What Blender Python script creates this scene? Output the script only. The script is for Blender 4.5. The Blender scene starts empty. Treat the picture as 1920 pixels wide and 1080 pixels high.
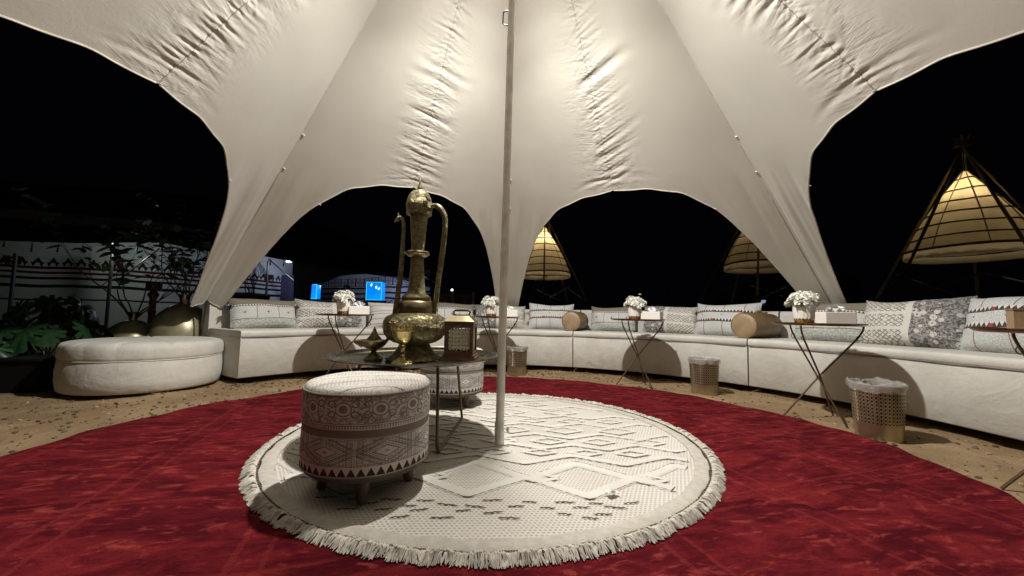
import bpy, math, random
import numpy as np
from mathutils import Vector, Matrix

random.seed(7); RNG = np.random.default_rng(7)
PI = math.pi
SC = bpy.context.scene
COL = SC.collection
rad = math.radians

# ------------------------------------------------------------------ camera, world, exposure, main lamp
CAM_H = 0.70
cam_d = bpy.data.cameras.new("camera"); cam = bpy.data.objects.new("camera", cam_d); COL.objects.link(cam)
cam_d.sensor_width = 36.0; cam_d.lens = 13.5; cam_d.clip_start = 0.02; cam_d.clip_end = 400
cam.matrix_world = Matrix.Translation((0, 0, CAM_H)) @ Matrix.Rotation(PI / 2 + rad(4.0), 4, 'X') @ Matrix.Rotation(rad(1.0), 4, 'Z')
SC.camera = cam
w = bpy.data.worlds.new("World"); SC.world = w; w.use_nodes = True
bg = w.node_tree.nodes.get("Background")
bg.inputs[0].default_value = (0.25, 0.3, 0.5, 1); bg.inputs[1].default_value = 0.0016
SC.view_settings.view_transform = 'Standard'; SC.view_settings.look = 'None'
SC.view_settings.exposure = 0.15; SC.view_settings.gamma = 1.0
try:
    SC.view_settings.use_curve_mapping = False
except Exception:
    pass
SC.cycles.use_denoising = True
SC.cycles.max_bounces = 8; SC.cycles.diffuse_bounces = 4; SC.cycles.sample_clamp_indirect = 6

CX, CY = -0.10, 2.13            # centre of the seating ring
PX, PY = -0.054, 2.116          # foot of the tent pole
AX, AY, AZ = -0.016, 2.116, 4.12  # apex of the tent
GZ = -0.02                      # sand level
LAMP = (0.0, 2.22, 3.28)
LAMP_W = 560

def lamp_light(name, loc, watts, color, radius=0.06, dist=None):
    d = bpy.data.lights.new(name, 'POINT'); d.energy = watts; d.color = color; d.shadow_soft_size = radius
    o = bpy.data.objects.new(name, d); COL.objects.link(o); o.location = loc
    if dist:       # photometric distribution of the fitting: list of (height of direction -1..1, share)
        d.use_nodes = True; nt = d.node_tree; nt.nodes.clear()
        out = nt.nodes.new('ShaderNodeOutputLight'); em = nt.nodes.new('ShaderNodeEmission')
        tc = nt.nodes.new('ShaderNodeTexCoord'); sp = nt.nodes.new('ShaderNodeSeparateXYZ')
        mr = nt.nodes.new('ShaderNodeMapRange'); mr.inputs[1].default_value = -1; mr.inputs[2].default_value = 1
        rp = nt.nodes.new('ShaderNodeValToRGB'); cr = rp.color_ramp; cr.interpolation = 'B_SPLINE' if False else 'LINEAR'
        while len(cr.elements) < len(dist): cr.elements.new(0.5)
        for e, (p, v) in zip(cr.elements, dist): e.position = (p + 1) / 2; e.color = (v, v, v, 1)
        L = nt.links.new
        L(tc.outputs['Normal'], sp.inputs[0]); L(sp.outputs[2], mr.inputs[0]); L(mr.outputs[0], rp.inputs[0])
        L(rp.outputs[0], em.inputs['Strength']); L(em.outputs[0], out.inputs[0])
    return o
MAIN = lamp_light("pole_lamp_light", LAMP, LAMP_W, (1.0, 0.978, 0.93), 0.05,
                  [(-1, .78), (-.9, .84), (-.75, 1.0), (-.6, 1.0), (-.45, .60), (-.27, .165), (-.1, .055), (0.05, .03), (1, .012)])

# ------------------------------------------------------------------ node expression helper
class V:
    def __init__(s, g, x): s.g = g; s.x = x
    def _o(s, op, *o): return s.g.math(op, s, *o)
    def __add__(s, o): return s._o('ADD', o)
    __radd__ = __add__
    def __sub__(s, o): return s._o('SUBTRACT', o)
    def __rsub__(s, o): return s.g.math('SUBTRACT', o, s)
    def __mul__(s, o): return s._o('MULTIPLY', o)
    __rmul__ = __mul__
    def __truediv__(s, o): return s._o('DIVIDE', o)
    def __lt__(s, o): return s._o('LESS_THAN', o)
    def __gt__(s, o): return s._o('GREATER_THAN', o)
    def frac(s): return s._o('FRACT')
    def floor(s): return s._o('FLOOR')
    def abs(s): return s._o('ABSOLUTE')
    def sin(s): return s._o('SINE')
    def sqrt(s): return s._o('SQRT')
    def min(s, o): return s._o('MINIMUM', o)
    def max(s, o): return s._o('MAXIMUM', o)
    def tri(s): return (s.frac() - .5).abs() * 2          # 1 at integers, 0 half way
    def band(s, a, b): return (s > a) * (s < b)
class G:
    """one material and its node graph"""
    def __init__(s, name, rough=.6, metal=0., spec=.5):
        s.m = bpy.data.materials.new(name); s.m.use_nodes = True; s.nt = s.m.node_tree
        s.b = s.nt.nodes['Principled BSDF']; s.out = s.nt.nodes['Material Output']
        s.b.inputs['Roughness'].default_value = rough; s.b.inputs['Metallic'].default_value = metal
        s.b.inputs['Specular IOR Level'].default_value = spec
    def n(s, t): return s.nt.nodes.new(t)
    def L(s, a, b): s.nt.links.new(a, b)
    def put(s, v, sock):
        if isinstance(v, V): s.L(v.x, sock)
        elif isinstance(v, (tuple, list)) and len(v) == 3 and sock.type == 'RGBA': sock.default_value = (*v, 1)
        else: sock.default_value = v
    def math(s, op, *a):
        n = s.n('ShaderNodeMath'); n.operation = op
        for i, x in enumerate(a): s.put(x, n.inputs[i])
        return V(s, n.outputs[0])
    def sep(s, sock):
        n = s.n('ShaderNodeSeparateXYZ'); s.L(sock, n.inputs[0]); return [V(s, o) for o in n.outputs]
    def coord(s, k): 
        n = s.n('ShaderNodeTexCoord'); return n.outputs[k]
    def uv(s):
        a = s.sep(s.coord('UV')); return a[0], a[1]
    def obj(s): return s.sep(s.coord('Object'))
    def vec(s, x, y, z=0.0):
        n = s.n('ShaderNodeCombineXYZ')
        for i, q in enumerate((x, y, z)): s.put(q, n.inputs[i])
        return n.outputs[0]
    def noise(s, scale, detail=3, vec=None, rough=.55, dist=0.):
        n = s.n('ShaderNodeTexNoise'); n.inputs['Scale'].default_value = scale; n.inputs['Detail'].default_value = detail
        n.inputs['Roughness'].default_value = rough; n.inputs['Distortion'].default_value = dist
        s.L(vec if vec is not None else s.coord('Object'), n.inputs['Vector']); return V(s, n.outputs[0])
    def vor(s, scale, vec=None, out='Distance', feature='F1', rnd=1.):
        n = s.n('ShaderNodeTexVoronoi'); n.inputs['Scale'].default_value = scale; n.feature = feature
        n.inputs['Randomness'].default_value = rnd
        s.L(vec if vec is not None else s.coord('Object'), n.inputs['Vector']); return V(s, n.outputs[out])
    def ss(s, x, a, b):
        n = s.n('ShaderNodeMapRange'); n.interpolation_type = 'SMOOTHSTEP'
        s.put(x, n.inputs[0]); n.inputs[1].default_value = a; n.inputs[2].default_value = b; return V(s, n.outputs[0])
    def mix(s, f, a, b):
        n = s.n('ShaderNodeMix'); n.data_type = 'RGBA'; s.put(f, n.inputs[0]); s.put(a, n.inputs[6]); s.put(b, n.inputs[7])
        return V(s, n.outputs[2])
    def col(s, c): s.put(c, s.b.inputs['Base Color']); return s
    def rough(s, r): s.put(r, s.b.inputs['Roughness']); return s
    def bump(s, h, strength=.3, dist=.01):
        n = s.n('ShaderNodeBump'); n.inputs['Strength'].default_value = strength; n.inputs['Distance'].default_value = dist
        s.put(h, n.inputs['Height']); s.L(n.outputs[0], s.b.inputs['Normal']); return s
    def emit(s, c, k):
        s.put(c, s.b.inputs['Emission Color']); s.b.inputs['Emission Strength'].default_value = k; return s

def plain(name, c, rough=.6, metal=0., var=.15, scale=12., bump=0., bscale=60., spec=.5):
    g = G(name, rough, metal, spec)
    n = g.noise(scale, 4)
    g.col(g.mix(g.ss(n, .3, .7), tuple(x * (1 - var) for x in c), tuple(min(1, x * (1 + var)) for x in c)))
    if bump: g.bump(g.noise(bscale, 4), bump, .01)
    return g.m

# ------------------------------------------------------------------ mesh helper
class MB:
    def __init__(s): s.v = []; s.f = []; s.uv = []; s.mi = []; s.cur = 0
    def add(s, vs, fs, uvs=None):
        o = len(s.v); s.v += [tuple(p) for p in vs]
        for k, f in enumerate(fs):
            s.f.append(tuple(i + o for i in f)); s.uv.append(uvs[k] if uvs else None); s.mi.append(s.cur)
        return s
    def box(s, c, d, rz=0, rx=0, ry=0):
        m = Matrix.Translation(c) @ Matrix.Rotation(rz, 4, 'Z') @ Matrix.Rotation(ry, 4, 'Y') @ Matrix.Rotation(rx, 4, 'X')
        x, y, z = (q / 2 for q in d)
        vs = [m @ Vector((a * x, b * y, e * z)) for a in (-1, 1) for b in (-1, 1) for e in (-1, 1)]
        return s.add(vs, [(0, 1, 3, 2), (4, 6, 7, 5), (0, 4, 5, 1), (2, 3, 7, 6), (0, 2, 6, 4), (1, 5, 7, 3)])
    def tube(s, pts, r, n=8, cap=True, closed=False):
        pts = [Vector(p) for p in pts]; N = len(pts)
        rs = r if isinstance(r, (list, tuple)) else [r] * N
        vs = []; up = None
        for i, p in enumerate(pts):
            if closed: t = (pts[(i + 1) % N] - pts[i - 1])
            else: t = pts[min(i + 1, N - 1)] - pts[max(i - 1, 0)]
            t.normalize()
            if up is None: up = Vector((0, 0, 1)) if abs(t.z) < .9 else Vector((1, 0, 0))
            a = t.cross(up)
            if a.length < 1e-5: a = t.cross(Vector((0, 1, 0.1)))
            a.normalize(); b = a.cross(t); up = b
            for k in range(n):
                q = 2 * PI * k / n; vs.append(p + (a * math.cos(q) + b * math.sin(q)) * rs[i])
        fs = []
        for i in range(N if closed else N - 1):
            j = (i + 1) % N
            for k in range(n): fs.append((i * n + k, i * n + (k + 1) % n, j * n + (k + 1) % n, j * n + k))
        if cap and not closed: fs += [tuple(range(n)), tuple(range((N - 1) * n, N * n))[::-1]]
        return s.add(vs, fs)
    def lathe(s, prof, n=32, c=(0, 0, 0), mod=None, a0=0, a1=2 * PI):
        """prof: list of (r, z); uv = (angle share, length along the profile)"""
        full = abs(a1 - a0 - 2 * PI) < 1e-6; m = n if full else n + 1
        l = [0]
        for (r0, z0), (r1, z1) in zip(prof, prof[1:]): l.append(l[-1] + math.hypot(r1 - r0, z1 - z0))
        vs = []
        for (r, z) in prof:
            for k in range(m):
                a = a0 + (a1 - a0) * k / n; rr = r * (mod(a, z) if mod else 1)
                vs.append((c[0] + rr * math.cos(a), c[1] + rr * math.sin(a), c[2] + z))
        fs = []; uv = []
        for i in range(len(prof) - 1):
            for k in range(n):
                k2 = (k + 1) % m
                fs.append((i * m + k, i * m + k2, (i + 1) * m + k2, (i + 1) * m + k))
                u0, u1 = k / n, (k + 1) / n
                uv.append(((u0, l[i]), (u1, l[i]), (u1, l[i + 1]), (u0, l[i + 1])))
        return s.add(vs, fs, uv)
    def grid(s, P, U=None, flip=False):
        """P: array (rows, cols, 3); U: (rows, cols, 2)"""
        r, c = P.shape[:2]; vs = P.reshape(-1, 3).tolist(); fs = []; uv = [] if U is not None else None
        for i in range(r - 1):
            for j in range(c - 1):
                q = [(i, j), (i, j + 1), (i + 1, j + 1), (i + 1, j)]
                if flip: q = q[::-1]
                fs.append(tuple(a * c + b for a, b in q))
                if U is not None: uv.append(tuple(tuple(U[a, b]) for a, b in q))
        return s.add(vs, fs, uv)
    def disc(s, c, r, n=32, flip=False):
        vs = [(c[0] + r * math.cos(2 * PI * k / n), c[1] + r * math.sin(2 * PI * k / n), c[2]) for k in range(n)]
        return s.add(vs, [tuple(range(n))[::-1 if flip else 1]])
    def mesh(s, name, mats, smooth=True, angle=35):
        me = bpy.data.meshes.new(name); me.from_pydata(s.v, [], s.f)
        for m in (mats if isinstance(mats, (list, tuple)) else [mats]): me.materials.append(m)
        if any(u is not None for u in s.uv):
            lay = me.uv_layers.new(name='UVMap'); flat = []
            for f, u in zip(s.f, s.uv):
                for i in range(len(f)): flat += list(u[i]) if u else [0.0, 0.0]
            lay.data.foreach_set('uv', flat)
        me.polygons.foreach_set('material_index', s.mi)
        me.polygons.foreach_set('use_smooth', [smooth] * len(s.f))
        me.update()
        if smooth and angle < 180: me.set_sharp_from_angle(angle=rad(angle))
        return me
    def build(s, name, mats, parent=None, smooth=True, angle=35, label=None):
        o = bpy.data.objects.new(name, s.mesh(name, mats, smooth, angle)); COL.objects.link(o)
        if parent: o.parent = parent
        if label: o['label'] = label
        return o

def tag(o, label=None, cat=None, group=None, kind=None):
    if label: o['label'] = label
    if cat: o['category'] = cat
    if group: o['group'] = group
    if kind: o['kind'] = kind
    return o
def thing(name, label, cat, loc=(0, 0, 0), rz=0, group=None):
    o = bpy.data.objects.new(name, None); COL.objects.link(o); o.empty_display_size = .1
    o.location = loc; o.rotation_euler = (0, 0, rz)
    return tag(o, label, cat, group)
def dup(o, label=None, loc=None, rz=None, parent=None):
    c = o.copy(); COL.objects.link(c); c.parent = parent
    if parent is None:
        if label: c['label'] = label
        if loc is not None: c.location = loc
        if rz is not None: c.rotation_euler = (0, 0, rz)
    for ch in list(o.children): dup(ch, parent=c)
    return c
def ringp(az, R, z=0.0): 
    a = rad(az); return (CX + R * math.cos(a), CY + R * math.sin(a), z)
def smooth01(x): 
    x = np.clip(x, 0, 1); return x * x * (3 - 2 * x)

# ------------------------------------------------------------------ materials
def m_tent():
    g = G('tent_cotton', .5, spec=.4)
    n = g.noise(1.6, 3); n2 = g.noise(420, 2)
    g.col(g.mix(g.ss(n, .3, .7), (.475, .45, .385), (.525, .50, .435)))
    g.b.inputs['Sheen Weight'].default_value = .25
    cr = g.noise(26, 5, rough=.65, dist=1.2)
    y, r = g.uv(); ay = y.abs()
    w1 = g.noise(1.0, 4, g.vec(y * 4.5 + r * 1.5, r * 42 + y * 6), .6, .8); w2 = g.noise(1.0, 4, g.vec(y * 9 - r * 3, r * 85 - y * 14), .6, 1.2)
    patch = g.ss(g.noise(1.0, 3, g.vec(y * 5, r * 5)), .35, .62)
    mask = g.ss(ay * -1, -.40, -.02) * g.ss(r, .7, 1.5) * (patch * .8 + .2)
    edge = g.ss(ay * -1, -.05, 0) * g.ss(r, .5, .8)
    g.bump(n2 * .05 + cr * .20 + (w1 * 2.6 + w2 * 1.3) * mask + w2 * edge * 1.6, .55, .006)
    return g.m
M_TENT = m_tent()
M_SEAM = plain('tent_seam_tape', (.465, .44, .375), .6)
M_HEM = plain('tent_hem', (.49, .455, .385), .6)
M_TOG = plain('toggle_cord', (.78, .74, .66), .6)
M_POLE = plain('painted_pole', (.76, .73, .66), .42, var=.12, scale=14, bump=.05, bscale=30)
M_DARKMETAL = plain('dark_metal', (.05, .045, .04), .4, .6)
M_STEEL = plain('steel', (.4, .38, .34), .35, 1.)

def m_sand():
    g = G('desert_sand', .95, spec=.15)
    a = g.noise(2.2, 5); b = g.noise(55, 5, rough=.7); c = g.noise(9, 4)
    col = g.mix(g.ss(a, .35, .68), (.26, .175, .095), (.36, .25, .145))
    col = g.mix(g.ss(b, .56, .74) * .4, col, (.17, .10, .05))
    col = g.mix(g.ss(c, .6, .8) * .35, col, (.46, .36, .24))
    g.col(col).bump(b * .5 + c, .7, .03); return g.m
def m_carpet():
    g = G('red_velvet_carpet', .95, spec=.03)
    x, y, z = g.obj()
    # brushed pile: reflection off the turned nap, painted in as lighter colour patches
    sx = g.vec(x * 2.2 + y * .9, y * 5.5 - x * 1.2, 0)
    n1 = g.noise(1.5, 5, sx, .62, .9); n2 = g.noise(5.2, 4, sx, .6, .6); n3 = g.noise(70, 3)
    f = g.ss(n1 * .68 + n2 * .32, .37, .66)
    col = g.mix(f, (.066, .0048, .0092), (.185, .0155, .0195))
    col = g.mix(g.ss(n2 * .5 + g.noise(2.3, 4, sx, .6, 1.4) * .5, .53, .66) * .75, col, (.33, .052, .043))
    # stitched tile outlines, a double line each 0.62 m, turned 18 degrees
    u = (x * .951 + y * .309) / .62; v = (y * .951 - x * .309) / .62
    def lines(t): return (t.frac() - .5).abs().band(.0, .016).max((t.frac() - .64).abs().band(.0, .013))
    wob = (n2 - .5) * .05
    ln = lines(u + wob).max(lines(v + wob))
    col = g.mix(ln * .36 * (n1 > .38), col, (.25, .03, .028))
    col = g.mix(g.ss(g.noise(240, 3), .35, .65) * .28, col, (.04, .003, .005))
    g.col(col)
    g.b.inputs['Sheen Weight'].default_value = .02; g.b.inputs['Sheen Tint'].default_value = (.9, .25, .2, 1)
    g.bump(n3 * .35 + n1 * 1.2 + n2 * .8 - ln * .25, .55, .02); return g.m
def m_rugbase():
    g = G('rug_woven_field', .95, spec=.1)
    x, y, z = g.obj()
    u = (x * 1 + y * .12) * 60; v = (y - x * .05) * 66
    row = v.floor(); 
    u2 = u + (row * .5).frac()
    dot = g.ss(((u2.frac() - .5) * (u2.frac() - .5) + (v.frac() - .5) * (v.frac() - .5)).sqrt(), .16, .36)
    n = g.noise(1.7, 4); n2 = g.noise(160, 2)
    base = g.mix(g.ss(n, .35, .7), (.67, .625, .555), (.75, .715, .65))
    g.col(g.mix((1 - dot) * .5, base, (.33, .27, .21)))
    g.bump(dot * 1.0 + n2 * .4, .7, .006); return g.m
def m_tuft():
    g = G('rug_tufted_pile', .95, spec=.1)
    n = g.noise(3, 3); n2 = g.noise(230, 2)
    g.col(g.mix(g.ss(n, .3, .7), (.68, .645, .575), (.76, .73, .665))).bump(n2, .6, .006); return g.m
M_SAND, M_CARPET, M_RUG, M_TUFT = m_sand(), m_carpet(), m_rugbase(), m_tuft()
M_STITCH = plain('rug_dark_cord', (.15, .125, .095), .9)
M_DASH = plain('rug_dash_yarn', (.13, .11, .08), .9)
M_FRINGE = plain('rug_fringe_yarn', (.66, .62, .54), .95, var=.2, scale=40)
M_RUGBORDER = plain('rug_border_braid', (.57, .53, .455), .95, var=.1, scale=30, bump=.5, bscale=220)

def m_sofa():
    g = G('offwhite_upholstery', .85, spec=.2)
    n = g.noise(2.5, 5, rough=.65); w1 = g.noise(300, 2); c = g.noise(7, 4)
    col = g.mix(g.ss(n, .35, .72), (.56, .535, .475), (.66, .635, .575))
    col = g.mix(g.ss(c, .58, .78) * .25, col, (.44, .40, .33))
    g.col(col); g.b.inputs['Sheen Weight'].default_value = .2
    g.bump(w1 * .3 + c * 1.2 + g.noise(3.2, 3, dist=1.2) * 2.2, .5, .012); return g.m
M_SOFA = m_sofa()
M_PIPING = plain('sofa_piping', (.22, .20, .17), .8)
M_BLACK = plain('black_plastic', (.006, .006, .006), .75, spec=.2)
def m_brass(name, c, rough, engr=0., scale=24.):
    g = G(name, rough, 1.)
    n = g.noise(6, 4)
    g.col(g.mix(g.ss(n, .3, .75), tuple(x * .62 for x in c), c)); g.rough(n * .25 + (rough - .12))
    if engr:
        e1 = g.vor(scale * .55, feature='DISTANCE_TO_EDGE'); e2 = g.noise(scale * .9, 2, dist=2.0); x_, y_, z_ = g.obj()
        gr = (e1 < .045).max((e2 - .5).abs() < .028).max(((z_ * 26).frac() - .5).abs() > .46)
        base = g.mix(g.ss(n, .3, .75), tuple(x * .62 for x in c), c)
        g.col(g.mix(gr * .62, base, tuple(x * .22 for x in c)))
        v = g.vor(scale, feature='SMOOTH_F1'); k = g.noise(scale * .8, 3, dist=2.5)
        g.bump(g.ss(v, .2, .5) * .5 + g.ss((k - .5).abs(), .0, .06), engr, .006)
    else: g.bump(g.noise(40, 3), .06, .004)
    return g.m
M_BRASS = m_brass('engraved_brass', (.35, .30, .17), .44, .7, 42)
M_BRASSP = m_brass('polished_brass', (.41, .35, .20), .34)
M_BRASSG = m_brass('goblet_brass', (.68, .54, .25), .25, .5, 60)
M_POT = m_brass('aged_brass_pot', (.50, .45, .28), .34)
M_POT.node_tree.nodes['Principled BSDF'].inputs['Metallic'].default_value = .4
M_TRAY = m_brass('tarnished_tray', (.42, .40, .33), .27, .22, 30)
M_BRONZE = plain('bronze_rod', (.16, .11, .07), .38, .9)
M_TABLETOP = m_brass('copper_table_top', (.32, .20, .13), .33)
M_WOOD = plain('dark_red_wood', (.125, .058, .036), .45, var=.3, scale=30)
M_LEGWOOD = plain('brown_wood', (.11, .06, .035), .5, var=.3, scale=20)
M_WHITE = plain('white_lacquer', (.74, .71, .65), .4, var=.04)
M_VASE = plain('white_ceramic', (.76, .74, .69), .3, var=.03)
M_GOLD = m_brass('gold_band', (.80, .58, .22), .25)
M_TISSUE = plain('tissue_paper', (.80, .80, .79), .9, var=.03)
M_PETAL = plain('white_petal', (.80, .79, .71), .8, var=.06, scale=50)
M_LEAF = plain('green_leaf', (.055, .10, .03), .5, var=.4, scale=30)
M_LEAFD = plain('dark_green_leaf', (.022, .06, .022), .38, var=.4, scale=14)
M_TWIG = plain('dry_twig', (.05, .035, .025), .8, var=.3)
M_LEATHER = plain('tan_leather', (.18, .12, .06), .45, var=.15, scale=9, bump=.15, bscale=90)
M_LEATHERL = plain('pale_leather_end', (.30, .21, .115), .5, var=.12, scale=9, bump=.12, bscale=90)
M_STONED = plain('dark_pebble', (.12, .08, .045), .8, var=.5, scale=6)
M_STONEL = plain('pale_pebble', (.36, .28, .18), .8, var=.3, scale=6)

CREAM = (.76, .725, .675); DARK = (.09, .074, .062); GREYB = (.17, .145, .115); LGREY = (.47, .455, .42)
def speck(g, vec, a, b, sc=90.):
    return g.mix(g.ss(g.noise(sc, 3, vec), .42, .62), a, b)
def m_pouf_side(seed=0.0):
    g = G('pouf_printed_side', .9, spec=.15)
    u, v = g.uv(); x, y, z = g.obj()
    c = g.coord('UV')
    tex = g.noise(7, 4)
    base = g.mix(g.ss(tex, .35, .7), tuple(q * .86 for q in CREAM), CREAM)
    # --- upper floral band z .285-.40
    fu = (u * 12).frac() - .5; fv = (z - .352) / .105
    d = (fu * fu * 1.0 + fv * fv * 1.0).sqrt()
    med = d.band(.20, .245).max(d < .13)
    fu2 = (u * 12 + .5).frac() - .5
    d2 = ((fu2.abs() - .17) * (fu2.abs() - .17) + (fv.abs() - .17) * (fv.abs() - .17)).sqrt()
    ringlets = d2.band(.075, .125)
    blot = g.vor(70, g.vec(u * 1.55, z, seed)) > .55
    scroll = ((g.noise(34, 2, g.vec(u * 1.55, z, seed), .5, 1.5) - .5).abs() < .035)
    flo = med.max(ringlets).max(scroll * (d > .28)).max(blot * (fv.abs() > .25) * .6)
    flo = flo * (z > .301) * (z < .399)
    edge = z.band(.294, .297).max(z.band(.3005, .303))
    ticks = z.band(.284, .294) * ((u * 150).frac() < .45)
    rib = z.band(.252, .280)
    # --- lower panel z .105-.235, eight squares
    pu = (u * 7).frac() - .5; pv = (z - .203) / .096
    au = pu.abs(); av = pv.abs()
    dm = au * .95 + av
    cell = ((dm * 5.5).frac() < .26) * (dm < .62)
    chk = (((pu * 12 + pv * 12).frac() - .5).abs() < .13).max(((pu * 12 - pv * 12).frac() - .5).abs() < .13) * (dm > .2) * (dm < .55)
    dots = (((pu * 17).frac() - .5) * ((pu * 17).frac() - .5) + ((pv * 15).frac() - .5) * ((pv * 15).frac() - .5)).sqrt() < .24
    frame = au.band(.455, .47).max(av.band(.47, .49)).max(au.band(.36, .375) * (av < .42)).max(av.band(.40, .42) * (au < .375))
    tickv = au.band(.38, .45) * ((pv * 16).frac() < .4)
    tickh = av.band(.43, .465) * ((u * 130).frac() < .4)
    low = (cell.max(dots * (dm > .30)).max(chk * .9).max(frame).max(tickv).max(tickh)) * z.band(.155, .251)
    # --- triangles
    t = (u * 46).tri()
    tri = z.band(.122, .151) * (((z - .122) / .029) < t)
    line = z.band(.113, .119)
    basez = (z < .119) * (1 - line)
    worn = g.ss(g.noise(30, 4), .28, .5)
    f = (flo * .72).max(edge * .8).max(ticks * .7).max(low * .74) * (worn * .5 + .5)
    col = g.mix(f, base, DARK); col = g.mix(rib, col, (.25, .22, .19)); col = g.mix(tri, col, (.07, .04, .035))
    col = g.mix(basez, col, (.115, .10, .075)); 
    g.col(col).bump(g.noise(260, 2) * .4 - f * .3 + tex * .6, .4, .005); return g.m
def m_pouf_top():
    g = G('pouf_printed_top', .9, spec=.15)
    x, y, z = g.obj(); tex = g.noise(7, 4)
    base = g.mix(g.ss(tex, .35, .7), (.62, .58, .52), (.70, .66, .60))
    s = (x * .8 + y * .6) / .085; q = (y * .8 - x * .6)
    stripe = (s.frac() - .5).abs()
    main = stripe.band(.0, .03).max(stripe.band(.09, .115) * ((s.floor() * .5).frac() < .25))
    dots = (((q / .013).frac() - .5) * ((q / .013).frac() - .5) + ((s * 7).frac() - .5) * ((s * 7).frac() - .5)).sqrt() < .27
    circ = (g.vor(20, g.vec(x, y, 0)) * 6).frac() < .22
    sel = (s.floor() * .5).frac() < .25
    f = main.max(dots * sel * .75).max(circ * (1 - sel) * .6) * (g.ss(g.noise(25, 4), .3, .55) * .5 + .5)
    col = g.mix(f * .8, base, (.10, .08, .07)); g.col(col).bump(g.noise(260, 2) * .4 + tex, .35, .005); return g.m

def cush_base(name):
    g = G(name, .9, spec=.12); u, v = g.uv(); x, y, z = g.obj(); g.b.inputs['Sheen Weight'].default_value = .15
    return g, u, v, x, y, z
def cross(g, u, v, us, vc, s, asp=1.7):
    r = None
    for q in us:
        a = ((u - q).abs() < s * .28) * ((v - vc).abs() < s * asp); b = ((u - q).abs() < s) * ((v - vc).abs() < s * .28 * asp)
        k = a.max(b); r = k if r is None else r.max(k)
    return r
def m_cushA():
    g, u, v, x, y, z = cush_base('cushion_banded_cloth')
    p = g.vec(x, z, 0)
    body = speck(g, p, (.42, .415, .385), (.62, .61, .57), 130)
    top = speck(g, p, (.17, .15, .115), (.25, .22, .17), 160)
    bot = speck(g, p, (.35, .36, .33), (.54, .535, .50), 60)
    col = g.mix(v > .74, body, top); col = g.mix(v < .27, col, bot)
    teeth = v.band(.665, .73) * ((u * 26).tri() > ((v - .665) / .065))
    col = g.mix(v.band(.655, .73), col, (.56, .55, .51)); col = g.mix(teeth, col, DARK)
    col = g.mix(v.band(.728, .748), col, (.12, .06, .04)); col = g.mix(v.band(.262, .28), col, (.13, .12, .10))
    vl = ((u - .34).abs() < .006).max((u - .66).abs() < .006) * v.band(.28, .655)
    col = g.mix(vl * .8, col, (.15, .13, .11)); col = g.mix(cross(g, u, v, (.17, .5, .83), .47, .022), col, (.20, .06, .05))
    g.col(col).bump(g.noise(240, 2) * .5 + g.noise(12, 3), .35, .006); return g.m
def m_cushB(flip):
    g, u, v, x, y, z = cush_base('cushion_patchwork_cloth' + ('_mirrored' if flip else ''))
    if flip: u = 1 - u
    lat = (((u * 16 + v * 12).frac() - .5).abs() < .15).max(((u * 16 - v * 12).frac() - .5).abs() < .15)
    sp = g.vor(62, g.vec(u, v * .65, 0)) < .30
    fl = lat.max(sp) * (g.ss(g.noise(40, 3), .3, .5))
    colL = g.mix(fl * .8, (.64, .605, .54), (.12, .105, .095))
    pv = g.vec(u, v * .62, 3.1)
    d = g.vor(10.5, pv); e = g.noise(45, 3, pv, dist=1.)
    ringf = d.band(.14, .36) * 1.0; core = d < .07
    colR = g.mix(g.ss(e, .42, .6), (.10, .09, .09), (.34, .325, .305))
    colR = g.mix(ringf * (e > .40), colR, (.56, .54, .50)); colR = g.mix(core, colR, (.10, .09, .085))
    col = g.mix(u > .52, colL, colR)
    rib = v.band(.60, .665).max(v.band(.27, .335)) * (u < .54); rib = rib.max(u.band(.50, .56))
    col = g.mix(rib, col, (.60, .575, .52))
    g.col(col).bump(g.noise(240, 2) * .5 + g.noise(12, 3) + rib * .8, .4, .008); return g.m
def m_cushC():
    g, u, v, x, y, z = cush_base('cushion_toothed_cloth'); p = g.vec(x, z, 0)
    col = speck(g, p, (.43, .435, .42), (.63, .63, .61), 120)
    vl = ((u - .2).abs() < .006).max((u - .5).abs() < .006).max((u - .8).abs() < .006) * (1 - v.band(.42, .70))
    col = g.mix(vl * .8, col, (.20, .05, .055))
    t = (u * 21).tri()
    for b in (.66, .38):
        th = v.band(b, b + .075) * (t < ((v - b) / .075)) ; th = v.band(b, b + .08) * (t > ((v - b) / .08))
        col = g.mix(v.band(b, b + .08), col, (.60, .59, .56)); col = g.mix(th, col, (.07, .045, .04))
        col = g.mix(v.band(b - .018, b), col, (.085, .05, .045))
        col = g.mix(((u - .35).abs() < .02).max((u - .72).abs() < .02) * v.band(b, b + .055), col, (.36, .05, .07))
    col = g.mix(cross(g, u, v, (.16, .48, .8), .56, .013), col, (.09, .08, .07))
    g.col(col).bump(g.noise(240, 2) * .5 + g.noise(12, 3), .35, .006); return g.m
def m_cushD():
    g, u, v, x, y, z = cush_base('cushion_wavy_line_cloth'); p = g.vec(x, z, 0)
    col = speck(g, p, (.52, .50, .46), (.62, .60, .55), 120)
    f = None
    for k, q in enumerate((.12, .30, .48, .58, .80)):
        wv = v - q - ((u * 90).sin() * .012 if k in (1, 4) else 0.0)
        l = wv.abs() < .011; f = l if f is None else f.max(l)
    g.col(g.mix(f * .8, col, (.13, .12, .11))).bump(g.noise(240, 2) * .5 + g.noise(12, 3), .35, .006); return g.m
M_PSIDE, M_PTOP = m_pouf_side(), m_pouf_top()
M_CA, M_CB, M_CBM, M_CC, M_CD = m_cushA(), m_cushB(False), m_cushB(True), m_cushC(), m_cushD()
M_TASB = plain('blue_yarn', (.015, .02, .06), .9); M_TASR = plain('red_yarn', (.22, .03, .05), .9); M_TASY = plain('yellow_yarn', (.30, .19, .03), .9)
M_TASP = plain('plum_yarn', (.12, .06, .075), .9)

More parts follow.
